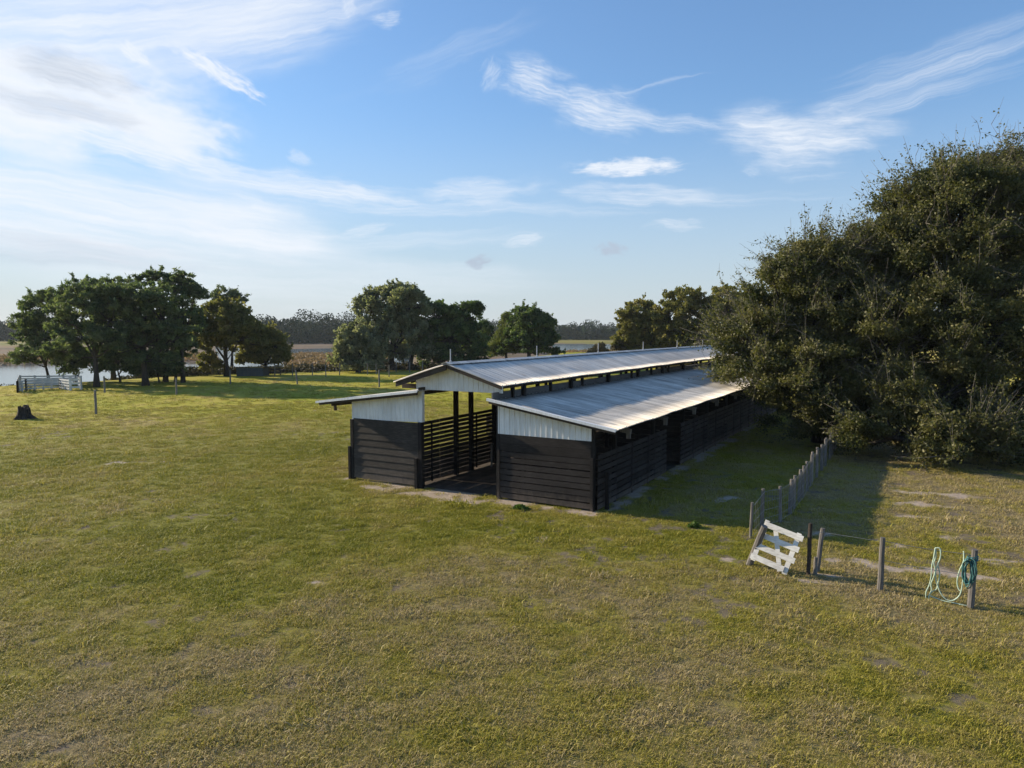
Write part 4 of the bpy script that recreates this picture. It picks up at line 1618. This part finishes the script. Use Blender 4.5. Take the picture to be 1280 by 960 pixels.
def tree(name, label, cat, base, blobs, seed, leaf='oak_leaf', n_sub=26, per_sub=10, leaves=34, L=.30, W=.17, clump=.42,
         trunk_r=.3, trunk_top=None, fork=.35, limbs=True, sub_r=(.24, .40), flat=1.0, group=None, trunk_lean=(0, 0), twigs=0, twig_len=1.2,
         base_z=0.0, needle=False, extra_trunks=(), shell=.6, hang=0.0, limb_twigs=0, bare_leaf=20):
    """blobs: (dx, dy, z, rx, ry, rz) in metres from the foot; the crown is many leaf clumps on lumps over the blobs"""
    g = np.random.default_rng(seed)
    root = thing(name, label, cat, (base[0], base[1], base_z), 0, group)
    cen, tint, subs = [], [], []
    for (bx, by, bz, rx, ry, rz) in blobs:
        vol = rx * ry * rz
        ns = max(8, int(n_sub * (.5 + .5 * len(blobs) * vol / sum(q[3] * q[4] * q[5] for q in blobs))))
        d = rand_dirs(g, ns)
        d[:, 2] = np.where(d[:, 2] < -.55, -d[:, 2], d[:, 2])
        rad = shell + (1.0 - shell) * g.random(ns) ** .6
        rad[: ns // 5] *= .55
        c = np.array([bx, by, bz]) + d * rad[:, None] * np.array([rx, ry, rz])
        sr_ = (sub_r[0] + (sub_r[1] - sub_r[0]) * g.random(ns)) * min(rx, ry, rz * 1.3)
        for cc, r_ in zip(c, sr_):
            subs.append((cc, r_, np.array([bx, by, bz])))
            dd = rand_dirs(g, per_sub)
            dd[:, 2] = np.where(dd[:, 2] < -.3, -dd[:, 2] * .6, dd[:, 2])
            rr = .45 + .6 * g.random(per_sub)
            cl = cc + dd * rr[:, None] * r_ * np.array([1, 1, flat])
            tb = g.normal(.5, .24)
            for q in cl:
                n = leaves
                off = g.normal(size=(n, 3)) * clump * .5
                off[:, 2] *= .7 * flat
                if hang:
                    off[:, 2] -= np.abs(g.normal(size=n)) * hang
                cen.append(q + off)
                tint.append(np.clip(tb + g.normal(0, .10) + g.normal(0, .14, n), 0, 1))
    cen = np.vstack(cen)
    tint = np.concatenate(tint)
    cen[:, 2] = np.maximum(cen[:, 2], .25 + .3 * g.random(len(cen)))
    V = leaf_cards(g, cen, L, W)
    # trunk and limbs
    tb = MB()
    ttop = trunk_top if trunk_top is not None else max(b[2] for b in blobs) * .8
    fk = ttop * fork

    def trunk(x0, y0, lean, r0, top):
        pts = []
        for i in range(7):
            t = i / 6
            pts.append((x0 + lean[0] * t + .12 * math.sin(t * 5 + seed), y0 + lean[1] * t + .1 * math.cos(t * 4 + seed), top * t - .15 * (i == 0)))
        rr = [r0 * (1.45 if i == 0 else 1 - .75 * (i / 6)) for i in range(7)]
        tb.tube(pts, rr, 9, None, .1)
        return [np.array(p) for p in pts], rr
    T, RR = trunk(0, 0, trunk_lean, trunk_r, ttop)
    for (x0, y0, lean, r0, top) in extra_trunks:
        trunk(x0, y0, lean, r0, top)
    if limbs:
        for (bx, by, bz, rx, ry, rz) in blobs:
            e = np.array([bx, by, bz + rz * .25])
            i0 = min(max(int(6 * fk / ttop), 1), 5)
            st = T[i0]
            mid = st * .5 + e * .5 + np.array([0, 0, -.15 * rz]) + g.normal(0, .12 * min(rx, rz), 3)
            r1 = RR[i0] * .62
            tb.tube([st, mid, e], [r1, r1 * .7, r1 * .35], 7)
        for k, (cc, r_, bc) in enumerate(subs):
            if k % 2 == 0:
                mid = bc * .45 + cc * .55 + g.normal(0, .12 * r_, 3) + np.array([0, 0, -.1 * r_])
                tb.tube([bc, mid, cc], [trunk_r * .22, trunk_r * .13, .012 + trunk_r * .03], 4)
    mats = [('trunk', tb, MAT['bark'])]
    if twigs:
        tw = MB()
        tcen, ttn = [], []
        for k in range(twigs):
            cc, r_, bc = subs[int(g.integers(0, len(subs)))]
            d = cc - bc
            d = d / (np.linalg.norm(d) + 1e-6)
            d = d + g.normal(0, .35, 3) + np.array([0, 0, .45])
            d /= np.linalg.norm(d)
            a0 = cc + d * r_ * .3
            ln = twig_len * (.5 + g.random())
            q1 = a0 + d * ln * .6 + g.normal(0, .06, 3)
            q2 = q1 + d * ln * .5 + g.normal(0, .1, 3)
            tw.tube([a0, q1, q2], [.016, .010, .005], 3)
            for s_ in range(2):
                dd = d + g.normal(0, .5, 3)
                dd /= np.linalg.norm(dd)
                tw.tube([q1 * .6 + a0 * .4, q1 * .6 + a0 * .4 + dd * ln * .45], [.009, .004], 3)
                nl = int(g.integers(3, 16))
                t_ = g.random(nl)[:, None]
                tcen.append((q1 * .6 + a0 * .4) + dd * ln * .5 * t_ + g.normal(0, .07, (nl, 3)))
            nl = int(g.integers(0, bare_leaf))
            t_ = (.1 + .8 * g.random(nl))[:, None]
            tcen.append(a0 + (q2 - a0) * t_ + g.normal(0, .08, (nl, 3)))
        for k in range(limb_twigs):
            cc, r_, bc = subs[int(g.integers(0, len(subs)))]
            d = cc - bc
            d = d / (np.linalg.norm(d) + 1e-6) + g.normal(0, .3, 3) + np.array([0, 0, .25])
            d /= np.linalg.norm(d)
            a0 = cc - d * .6
            ln = g.uniform(1.8, 3.2)
            if a0[2] < 3.0:
                continue
            pts = [a0, a0 + d * ln * .4 + g.normal(0, .12, 3), a0 + d * ln * .75 + g.normal(0, .18, 3) + np.array([0, 0, .1]), a0 + d * ln + g.normal(0, .2, 3) + np.array([0, 0, .25])]
            tw.tube(pts, [.034, .026, .016, .006], 4)
            for q in (1, 2, 2, 3):
                dd = d + g.normal(0, .55, 3)
                dd /= np.linalg.norm(dd)
                e1 = pts[q] + dd * ln * .22
                tw.tube([pts[q], e1, e1 + (dd + g.normal(0, .3, 3)) * ln * .18], [.015, .009, .004], 3)
                tcen.append(e1 + g.normal(0, .12, (8, 3)))
        tcen = np.vstack(tcen)
        V = np.vstack([V, leaf_cards(g, tcen, L, W)])
        tint = np.concatenate([tint, np.clip(g.normal(.55, .17, len(tcen)), 0, 1)])
        mats.append(('twigs', tw, MAT['twig']))
    for nm, mb_, mt in mats:
        mb_.build(nm, mt, root, smooth=True)
    n = len(V) // 4
    np_mesh('crown', V, np.arange(n * 4).reshape(n, 4), MAT[leaf], root, tint=np.repeat(tint, 4))
    return root


def img_blobs(d, base_px, L):
    """list of (px, py, rpx, rpy, depth offset, depth radius factor) measured on the picture at distance d -> metres from the foot"""
    out = []
    for (px_, py_, rx_, ry_, dy, fy) in L:
        k = (d + dy) / 888.0
        out.append(((px_ - 640) * k - (base_px - 640) * d / 888.0, dy, 6 + (414 - py_) * k, rx_ * k, rx_ * k * fy, ry_ * k))
    return out


# the big oaks by the barn
BIG = dict(leaf='oak_leaf', L=.14, W=.078, shell=.8)
tree('oak_tree', 'huge dense evergreen oak, tallest tree, towering at the right behind the grassy paddock', 'tree', at(1195, 37.5),
     img_blobs(37.5, 1195, [(1185, 300, 100, 80, 0, .9), (1245, 272, 80, 52, 1.5, 1.0), (1140, 358, 82, 62, -1.0, .8), (1205, 420, 120, 80, -2.0, .8), (1265, 370, 90, 85, 0, .9),
                            (1105, 440, 80, 66, -2.0, .8), (1165, 505, 95, 56, -3.5, .7), (1168, 262, 46, 32, .5, 1.0), (1255, 500, 85, 66, -3, .8), (1215, 232, 36, 26, 1.5, 1.0), (1262, 222, 34, 22, 1.5, 1),
                            (1120, 548, 62, 34, -5, .8), (1205, 556, 80, 36, -6, .7), (1275, 560, 60, 34, -6, .7)]),
     seed=21, n_sub=44, per_sub=12, leaves=56, clump=.40, limb_twigs=70, trunk_r=.55, trunk_top=9, twigs=1500, twig_len=1.5, sub_r=(.17, .30), **BIG)
tree('oak_tree', 'broad bushy oak overhanging the barn roof beside the wire fence', 'tree', at(1030, 38.0),
     img_blobs(38.0, 1030, [(1010, 352, 50, 46, 0, 1.0), (1050, 400, 78, 66, .5, .9), (985, 395, 58, 58, 0, .9), (955, 452, 60, 48, 0, .8), (1010, 475, 72, 52, -1.5, .8), (1075, 500, 66, 46, -2.0, .8),
                            (928, 428, 32, 22, .8, 1.0), (1035, 332, 32, 24, .5, 1.0), (1085, 345, 48, 46, 1.0, 1.0), (1000, 515, 46, 32, -1.0, .9), (1050, 532, 50, 28, -2.0, .8)]),
     seed=22, n_sub=44, per_sub=12, leaves=54, clump=.38, limb_twigs=60, trunk_r=.4, trunk_top=7, twigs=1200, twig_len=1.4, sub_r=(.19, .34), **BIG)
tree('oak_tree', 'dark oak at the right edge of the view beyond the tallest oak', 'tree', at(1345, 41),
     img_blobs(41, 1345, [(1330, 300, 80, 80, 1, .9), (1345, 420, 95, 80, 0, .9), (1310, 500, 80, 60, -1, .9), (1390, 350, 90, 90, 2, .9)]),
     seed=23, leaf='oak_leaf', n_sub=34, per_sub=12, leaves=32, L=.22, W=.13, clump=.5, trunk_r=.45, trunk_top=8, twigs=200)

# pines at the left
PINE = dict(leaf='pine_leaf', per_sub=6, leaves=12, L=.50, W=.14, clump=.30, sub_r=(.15, .26), flat=.85, shell=.72, twigs=80, twig_len=.9, bare_leaf=14)
tree('pine_tree', 'leftmost pine, low and leaning with foliage near the water', 'tree', at(60, 82),
     img_blobs(82, 60, [(58, 395, 30, 24, 0, .9), (36, 420, 22, 22, 0, .9), (50, 445, 32, 18, -1, .9), (75, 420, 30, 28, 0, .9), (30, 450, 16, 12, 0, 1), (70, 375, 16, 12, 0, 1)]), 31, n_sub=34, trunk_r=.17, trunk_lean=(-1.3, 0), trunk_top=5.5, **PINE)
tree('pine_tree', 'broad dark pine with a straight bare trunk behind the white pen', 'tree', at(118, 76),
     img_blobs(76, 118, [(112, 383, 40, 26, 0, .9), (90, 405, 32, 26, 0, .9), (140, 402, 34, 30, 0, .9), (105, 425, 40, 18, -1, .8), (145, 430, 26, 18, -.5, .8), (150, 374, 22, 14, 0, 1), (80, 440, 24, 14, 0, 1)]), 32, n_sub=36, trunk_r=.27, trunk_top=9.5, **PINE)
tree('pine_tree', 'dark rounded pine whose top rises behind the broad pine', 'tree', at(140, 88),
     img_blobs(88, 140, [(118, 362, 26, 14, 0, 1), (150, 362, 26, 14, 0, 1), (135, 385, 36, 24, 0, 1), (98, 374, 20, 12, 0, 1), (145, 415, 34, 28, 0, 1), (130, 440, 30, 20, 0, 1)]), 33, n_sub=28, trunk_r=.25, trunk_top=10.5, **PINE)
tree('pine_tree', 'large mid green pine in the centre of the left grove', 'tree', at(181, 78),
     img_blobs(78, 181, [(185, 380, 42, 24, 0, .9), (165, 402, 34, 28, 0, .9), (205, 402, 36, 30, 0, .9), (180, 432, 46, 22, -1, .8), (216, 428, 26, 26, 0, .9), (152, 438, 26, 26, 0, 1), (195, 452, 30, 14, -1, .9)]), 34, n_sub=38, trunk_r=.32, trunk_top=9, **PINE)
tree('pine_tree', 'tallest slender pine with an airy top at the right of the grove', 'tree', at(229, 83),
     img_blobs(83, 229, [(200, 352, 22, 10, 0, 1), (233, 354, 20, 11, 0, 1), (222, 366, 32, 13, 0, 1), (247, 368, 14, 11, 0, 1), (226, 388, 24, 16, 0, 1), (238, 408, 18, 18, 0, 1), (222, 428, 18, 14, 0, 1)]), 35, n_sub=24, trunk_r=.22, trunk_top=12.0, **PINE)
tree('pine_tree', 'shorter pine with two dark trunks tucked right of the grove centre', 'tree', at(208, 84),
     img_blobs(84, 208, [(212, 412, 28, 26, 0, .9), (205, 440, 28, 20, 0, .9), (232, 438, 14, 14, 0, .9)]), 36, n_sub=28, trunk_r=.2, trunk_top=7, extra_trunks=[(-.5, .6, (-.2, 0), .16, 6), (.9, .4, (.3, 0), .15, 6)], **PINE)
tree('pine_tree', 'thin distant pine top poking up behind the olive tree', 'tree', at(290, 125),
     img_blobs(125, 290, [(285, 370, 17, 7, 0, 1), (297, 376, 12, 6, 0, 1), (277, 377, 9, 5, 0, 1)]), 37, n_sub=20, trunk_r=.2, trunk_top=12.5, **PINE)
US = dict(leaf='dark_leaf', n_sub=14, per_sub=8, leaves=26, L=.34, W=.18, clump=.5)
tree('understory_tree', 'bushy dark shrub tree under the left pines beside the broad pine trunk', 'tree', at(92, 85), img_blobs(85, 92, [(90, 458, 20, 20, 0, 1), (105, 448, 14, 18, 0, 1)]), 38, trunk_r=.1, trunk_top=2.2, **US)
tree('understory_tree', 'tall shady understory tree between the pine trunks', 'tree', at(148, 84), img_blobs(84, 148, [(145, 455, 22, 22, 0, 1), (160, 445, 18, 24, 0, 1), (132, 465, 14, 14, 0, 1)]), 39, trunk_r=.12, trunk_top=2.6, **US)
tree('understory_tree', 'small leafy tree low at the right foot of the pine grove', 'tree', at(198, 83), img_blobs(83, 198, [(196, 458, 20, 14, 0, 1), (178, 462, 16, 14, 0, 1), (212, 462, 12, 10, 0, 1)]), 40, trunk_r=.1, trunk_top=2.2, **US)

# olive tree and its neighbour beside the shed
OL = dict(leaf='olive_leaf', n_sub=48, per_sub=7, leaves=15, L=.42, W=.23, clump=.36, sub_r=(.18, .32), shell=.7, twigs=130, twig_len=1.1, bare_leaf=9)
tree('broadleaf_tree', 'olive brown round tree left of the low grey shed', 'tree', at(282, 95),
     img_blobs(95, 282, [(282, 410, 36, 26, 0, .9), (262, 425, 20, 24, 0, .9), (304, 425, 26, 28, 0, .9), (280, 392, 24, 14, 0, .9), (262, 455, 12, 14, 0, .9)]), 51, trunk_r=.35, trunk_top=6, **OL)
tree('broadleaf_tree', 'low spreading dark olive tree over the open end of the grey shed', 'tree', at(332, 98),
     img_blobs(98, 332, [(325, 430, 22, 22, 0, .9), (345, 436, 17, 16, 0, .9), (318, 448, 18, 12, 0, .9), (352, 448, 9, 10, 0, 1)]), 52, trunk_r=.22, trunk_top=4, **OL)

# the oaks behind the barn
MO = dict(leaf='moss_leaf', n_sub=42, per_sub=7, leaves=15, L=.42, W=.23, clump=.36, sub_r=(.16, .30), shell=.6, twigs=130, twig_len=1.1, bare_leaf=9)
tree('oak_tree', 'tall grey green mossy oak with an open crown left of the barn ridge', 'tree', at(490, 109),
     img_blobs(109, 490, [(490, 378, 34, 22, 0, .9), (463, 385, 20, 16, 0, .9), (518, 385, 22, 18, 0, .9), (480, 410, 32, 24, 0, .9), (515, 415, 26, 22, 0, .9), (460, 425, 22, 22, 0, 1), (500, 365, 26, 10, 0, 1), (475, 442, 24, 14, 0, 1), (520, 440, 24, 14, 0, 1), (500, 398, 20, 14, 0, 1)]), 61, trunk_r=.5, trunk_top=8, extra_trunks=[(2.7, .6, (.8, 0), .42, 6)], hang=.35, **MO)
tree('oak_tree', 'low pale mossy oak drooping to the fence left of the tall mossy oak', 'tree', at(448, 104),
     img_blobs(104, 448, [(442, 425, 20, 22, 0, 1), (432, 442, 16, 18, 0, 1), (460, 438, 20, 20, 0, 1), (450, 452, 26, 10, 0, 1)]), 62, trunk_r=.3, trunk_top=5, hang=.4, **MO)
DK = dict(leaf='dark_leaf', n_sub=50, per_sub=7, leaves=15, L=.42, W=.23, clump=.36, sub_r=(.18, .32), shell=.7, twigs=130, twig_len=1.1, bare_leaf=9)
tree('oak_tree', 'dark green spreading oak right of the tall mossy oak', 'tree', at(562, 112),
     img_blobs(112, 562, [(548, 400, 30, 22, 0, .9), (580, 400, 22, 16, 0, .9), (560, 425, 38, 26, 0, .9), (530, 425, 24, 26, 0, .9), (592, 430, 20, 24, 0, .9), (565, 448, 44, 14, 0, .9), (540, 388, 22, 9, 0, 1), (590, 385, 14, 7, 0, 1)]), 63, trunk_r=.45, trunk_top=7, **DK)
tree('cedar_tree', 'yellowish green cedar between two dark oaks behind the barn', 'tree', at(632, 118),
     img_blobs(118, 632, [(632, 432, 17, 18, 0, 1), (633, 414, 11, 14, 0, 1), (634, 400, 5, 8, 0, 1), (620, 440, 12, 12, 0, 1)]), 64, leaf='cedar_leaf', n_sub=26, per_sub=9, leaves=26, L=.34, W=.12, clump=.5, trunk_r=.25, trunk_top=9)
tree('cedar_tree', 'dark narrow cedar half hidden behind the spreading oak', 'tree', at(606, 128),
     img_blobs(128, 606, [(606, 425, 14, 20, 0, 1), (607, 410, 8, 10, 0, 1)]), 65, leaf='dark_leaf', n_sub=20, per_sub=9, leaves=26, L=.34, W=.14, clump=.5, trunk_r=.25, trunk_top=8)
tree('oak_tree', 'dense dark round oak directly behind the middle of the barn ridge', 'tree', at(662, 116),
     img_blobs(116, 662, [(660, 408, 28, 20, 0, .9), (676, 412, 20, 18, 0, .9), (655, 432, 32, 20, 0, .9), (682, 434, 16, 18, 0, .9), (655, 394, 15, 8, 0, 1)]), 66, trunk_r=.4, trunk_top=7, **DK)
GR = dict(leaf='olive_leaf', n_sub=50, per_sub=7, leaves=15, L=.42, W=.23, clump=.36, sub_r=(.18, .32), shell=.7, twigs=130, twig_len=1.1, bare_leaf=9)
tree('oak_tree', 'left oak of the olive green grove behind the far barn roof', 'tree', at(800, 118),
     img_blobs(118, 800, [(800, 395, 24, 18, 0, .9), (790, 412, 20, 18, 0, .9), (815, 412, 24, 22, 0, .9), (785, 430, 20, 14, 0, .9), (808, 436, 26, 16, 0, .9)]), 71, trunk_r=.35, trunk_top=6, **GR)
tree('oak_tree', 'middle oak, broadest of the olive green grove behind the far barn roof', 'tree', at(858, 116),
     img_blobs(116, 858, [(855, 385, 34, 22, 0, .9), (835, 400, 26, 22, 0, .9), (878, 400, 28, 26, 0, .9), (858, 420, 40, 22, 0, .9), (850, 440, 40, 14, 0, .9)]), 72, trunk_r=.45, trunk_top=7, **GR)
tree('oak_tree', 'right oak of the olive green grove, next to the overhanging oak', 'tree', at(915, 113),
     img_blobs(113, 915, [(905, 376, 26, 16, 0, .9), (928, 388, 20, 18, 0, .9), (905, 400, 32, 24, 0, .9), (935, 410, 20, 22, 0, .9), (910, 425, 36, 18, 0, 1), (905, 442, 40, 14, 0, 1)]), 73, trunk_r=.45, trunk_top=7.5, **GR)
BS = dict(leaf='brush_leaf', n_sub=14, per_sub=8, leaves=24, L=.34, W=.2, clump=.45)
tree('shore_bush', 'small round bush on the lake bank beyond the barn ridge', 'bush', at(750, 140), img_blobs(140, 750, [(750, 437, 12, 6, 0, 1), (742, 440, 8, 4, 0, 1)]), 75, trunk_r=.06, trunk_top=1.4, base_z=0, **BS)
tree('shore_bush', 'leafy bush at the left foot of the olive green grove', 'bush', at(776, 118), img_blobs(118, 776, [(776, 436, 10, 7, 0, 1)]), 76, trunk_r=.06, trunk_top=1.4, **BS)


# ------------------------------------------------------------------ masses nobody could count: brush, reeds, far woods
def mass(name, label, cat, pts, L, W, leaf, seed):
    """pts: (x, y, z, rx, rz, n) lumps of leaves"""
    g = np.random.default_rng(seed)
    cen, ti = [], []
    for (x, y, z, rx, rz, n) in pts:
        d = rand_dirs(g, n)
        d[:, 2] = np.abs(d[:, 2]) * 1.0 - .15
        r_ = np.where(g.random(n) < .3, .45 + .3 * g.random(n), .78 + .25 * g.random(n))[:, None]
        cen.append(np.array([x, y, z]) + d * r_ * np.array([rx, rx, rz]))
        ti.append(np.clip(g.normal(.5, .17) + g.normal(0, .14, n), 0, 1))
    cen = np.vstack(cen)
    V = leaf_cards(g, cen, L, W)
    n = len(V) // 4
    o = np_mesh(name, V, np.arange(n * 4).reshape(n, 4), MAT[leaf], tint=np.repeat(np.concatenate(ti), 4))
    o['kind'] = 'stuff'
    o['label'] = label
    o['category'] = cat
    return o


g = np.random.default_rng(5)
P = []
for px_ in np.arange(-90, 620, 2.2):
    base = np.interp(px_, [-90, 0, 100, 240, 300, 400, 520, 620], [97, 97, 96, 98, 103, 108, 113, 116])
    dens = np.interp(px_, [-90, 0, 60, 90, 235, 250, 360, 480, 540, 620], [.8, .8, .7, 1, 1, 1, 1, 1, .9, .9])
    if g.random() < dens:
        x, y = at(px_ + g.normal(0, 1.5), base + g.normal(0, 1.8))
        z = float(terrain(np.array([x]), np.array([y]))[0][0])
        h = g.uniform(.7, 1.7)
        P.append((x, y, z, h * g.uniform(.7, 1.1), h, 130))
mass('shore_brush', 'dark brush growing along the lake shore at the end of the field', 'brush', P, .34, .2, 'brush_leaf', 81)
P = []
for _ in range(900):
    b_ = g.uniform(-18.5, -9.5)
    r_ = g.uniform(124, 262)
    x, y = math.sin(R(b_)) * r_, math.cos(R(b_)) * r_
    z = float(terrain(np.array([x]), np.array([y]))[0][0])
    if z > WATER_Z + .05:
        P.append((x, y, z, g.uniform(.8, 2.2), g.uniform(.35, .9), 16))
for _ in range(1100):
    b_ = g.uniform(-40, -21)
    r_ = g.uniform(188, 245)
    x, y = math.sin(R(b_)) * r_, math.cos(R(b_)) * r_
    z = float(terrain(np.array([x]), np.array([y]))[0][0])
    if z > WATER_Z + .05:
        P.append((x, y, z, g.uniform(.8, 2.2), g.uniform(.5, 1.3), 16))
for _ in range(250):
    b_ = g.uniform(3, 9)
    r_ = g.uniform(200, 265)
    x, y = math.sin(R(b_)) * r_, math.cos(R(b_)) * r_
    z = float(terrain(np.array([x]), np.array([y]))[0][0])
    if z > WATER_Z + .05:
        P.append((x, y, z, g.uniform(.8, 2.0), g.uniform(.4, .9), 14))
mass('marsh_reeds', 'brown and orange reeds on the marsh in the lake', 'reeds', P, .9, .25, 'reed', 82)
P = []
for row, (rb, hb) in enumerate([(560, 17), (640, 21)]):
    for b_ in np.arange(-46, 46, .62):
        r_ = rb + g.normal(0, 14)
        h = hb * g.uniform(.7, 1.12)
        lo = np.interp(b_, [-46, -36, -33, -21, -19, -13, -9, -4, 3, 10, 46], [1.0, 1.0, .8, .9, 1.1, 1.2, 1.05, .95, .88, .88, 1.0])
        if -20 < b_ < -11:
            r_ -= 110
            h *= 1.0
        h *= lo
        x, y = math.sin(R(b_)) * r_, math.cos(R(b_)) * r_
        z = float(terrain(np.array([x]), np.array([y]))[0][0])
        P.append((x, y, z + h * .08, h * g.uniform(.42, .6), h * .9, 1000))
for (b0, b1, r0, hh) in [(-8.5, 1.2, 255, 9.2), (-4, 1.2, 215, 7.5), (9.5, 21, 250, 11.5)]:
    for b_ in np.arange(b0, b1, .8):
        r_ = r0 + g.normal(0, 9)
        h = hh * g.uniform(.7, 1.1)
        x, y = math.sin(R(b_)) * r_, math.cos(R(b_)) * r_
        z = float(terrain(np.array([x]), np.array([y]))[0][0])
        P.append((x, y, z + h * .08, h * g.uniform(.35, .5), h * .9, 900))
mass('distant_woods', 'dark hazy treeline on the far side of the lake', 'woods', P, 1.25, .85, 'far_leaf', 83)

# weeds
for (x, y, rr, hh, lab) in [(.28, 23.6, .26, .14, 'green leafy weed in front of the right black wall'),
                            (5.6, 21.4, .16, .16, 'small green weed at the edge of the barn shade near the first fence posts')]:
    gg = np.random.default_rng(int(x * 100) + 7)
    n = 260
    c = gg.normal(size=(n, 3)) * np.array([rr * .5, rr * .35, 0])
    c[:, 2] = hh * gg.random(n) ** 1.2 * np.exp(-(c[:, 0] ** 2 + c[:, 1] ** 2) / (rr * rr)) + .03
    V = leaf_cards(gg, c, .10, .05, .5)
    o = np_mesh('weed', V, np.arange(n * 4).reshape(n, 4), MAT['weed_leaf'], tint=np.repeat(gg.random(n), 4))
    o.location = (x, y, 0)
    tag(o, lab, 'weed')

# ------------------------------------------------------------------ haze: the air of the place
HAZE = 0.00012
if HAZE > 0:
    hm = bpy.data.materials.new('haze air')
    hm.use_nodes = True
    nt = hm.node_tree
    nt.nodes.clear()
    out = nt.nodes.new('ShaderNodeOutputMaterial')
    pv = nt.nodes.new('ShaderNodeVolumePrincipled')
    pv.inputs['Color'].default_value = (.80, .88, .97, 1)
    pv.inputs['Density'].default_value = HAZE
    pv.inputs['Anisotropy'].default_value = .2
    nt.links.new(pv.outputs[0], out.inputs['Volume'])
    m = MB()
    m.box(-2000, 2000, -2000, 2000, -3.7, 22)
    hz = m.build('haze', hm)
    hz['kind'] = 'stuff'
    hz['label'] = 'thin pale haze in the air over the fields'
    hz['category'] = 'haze'
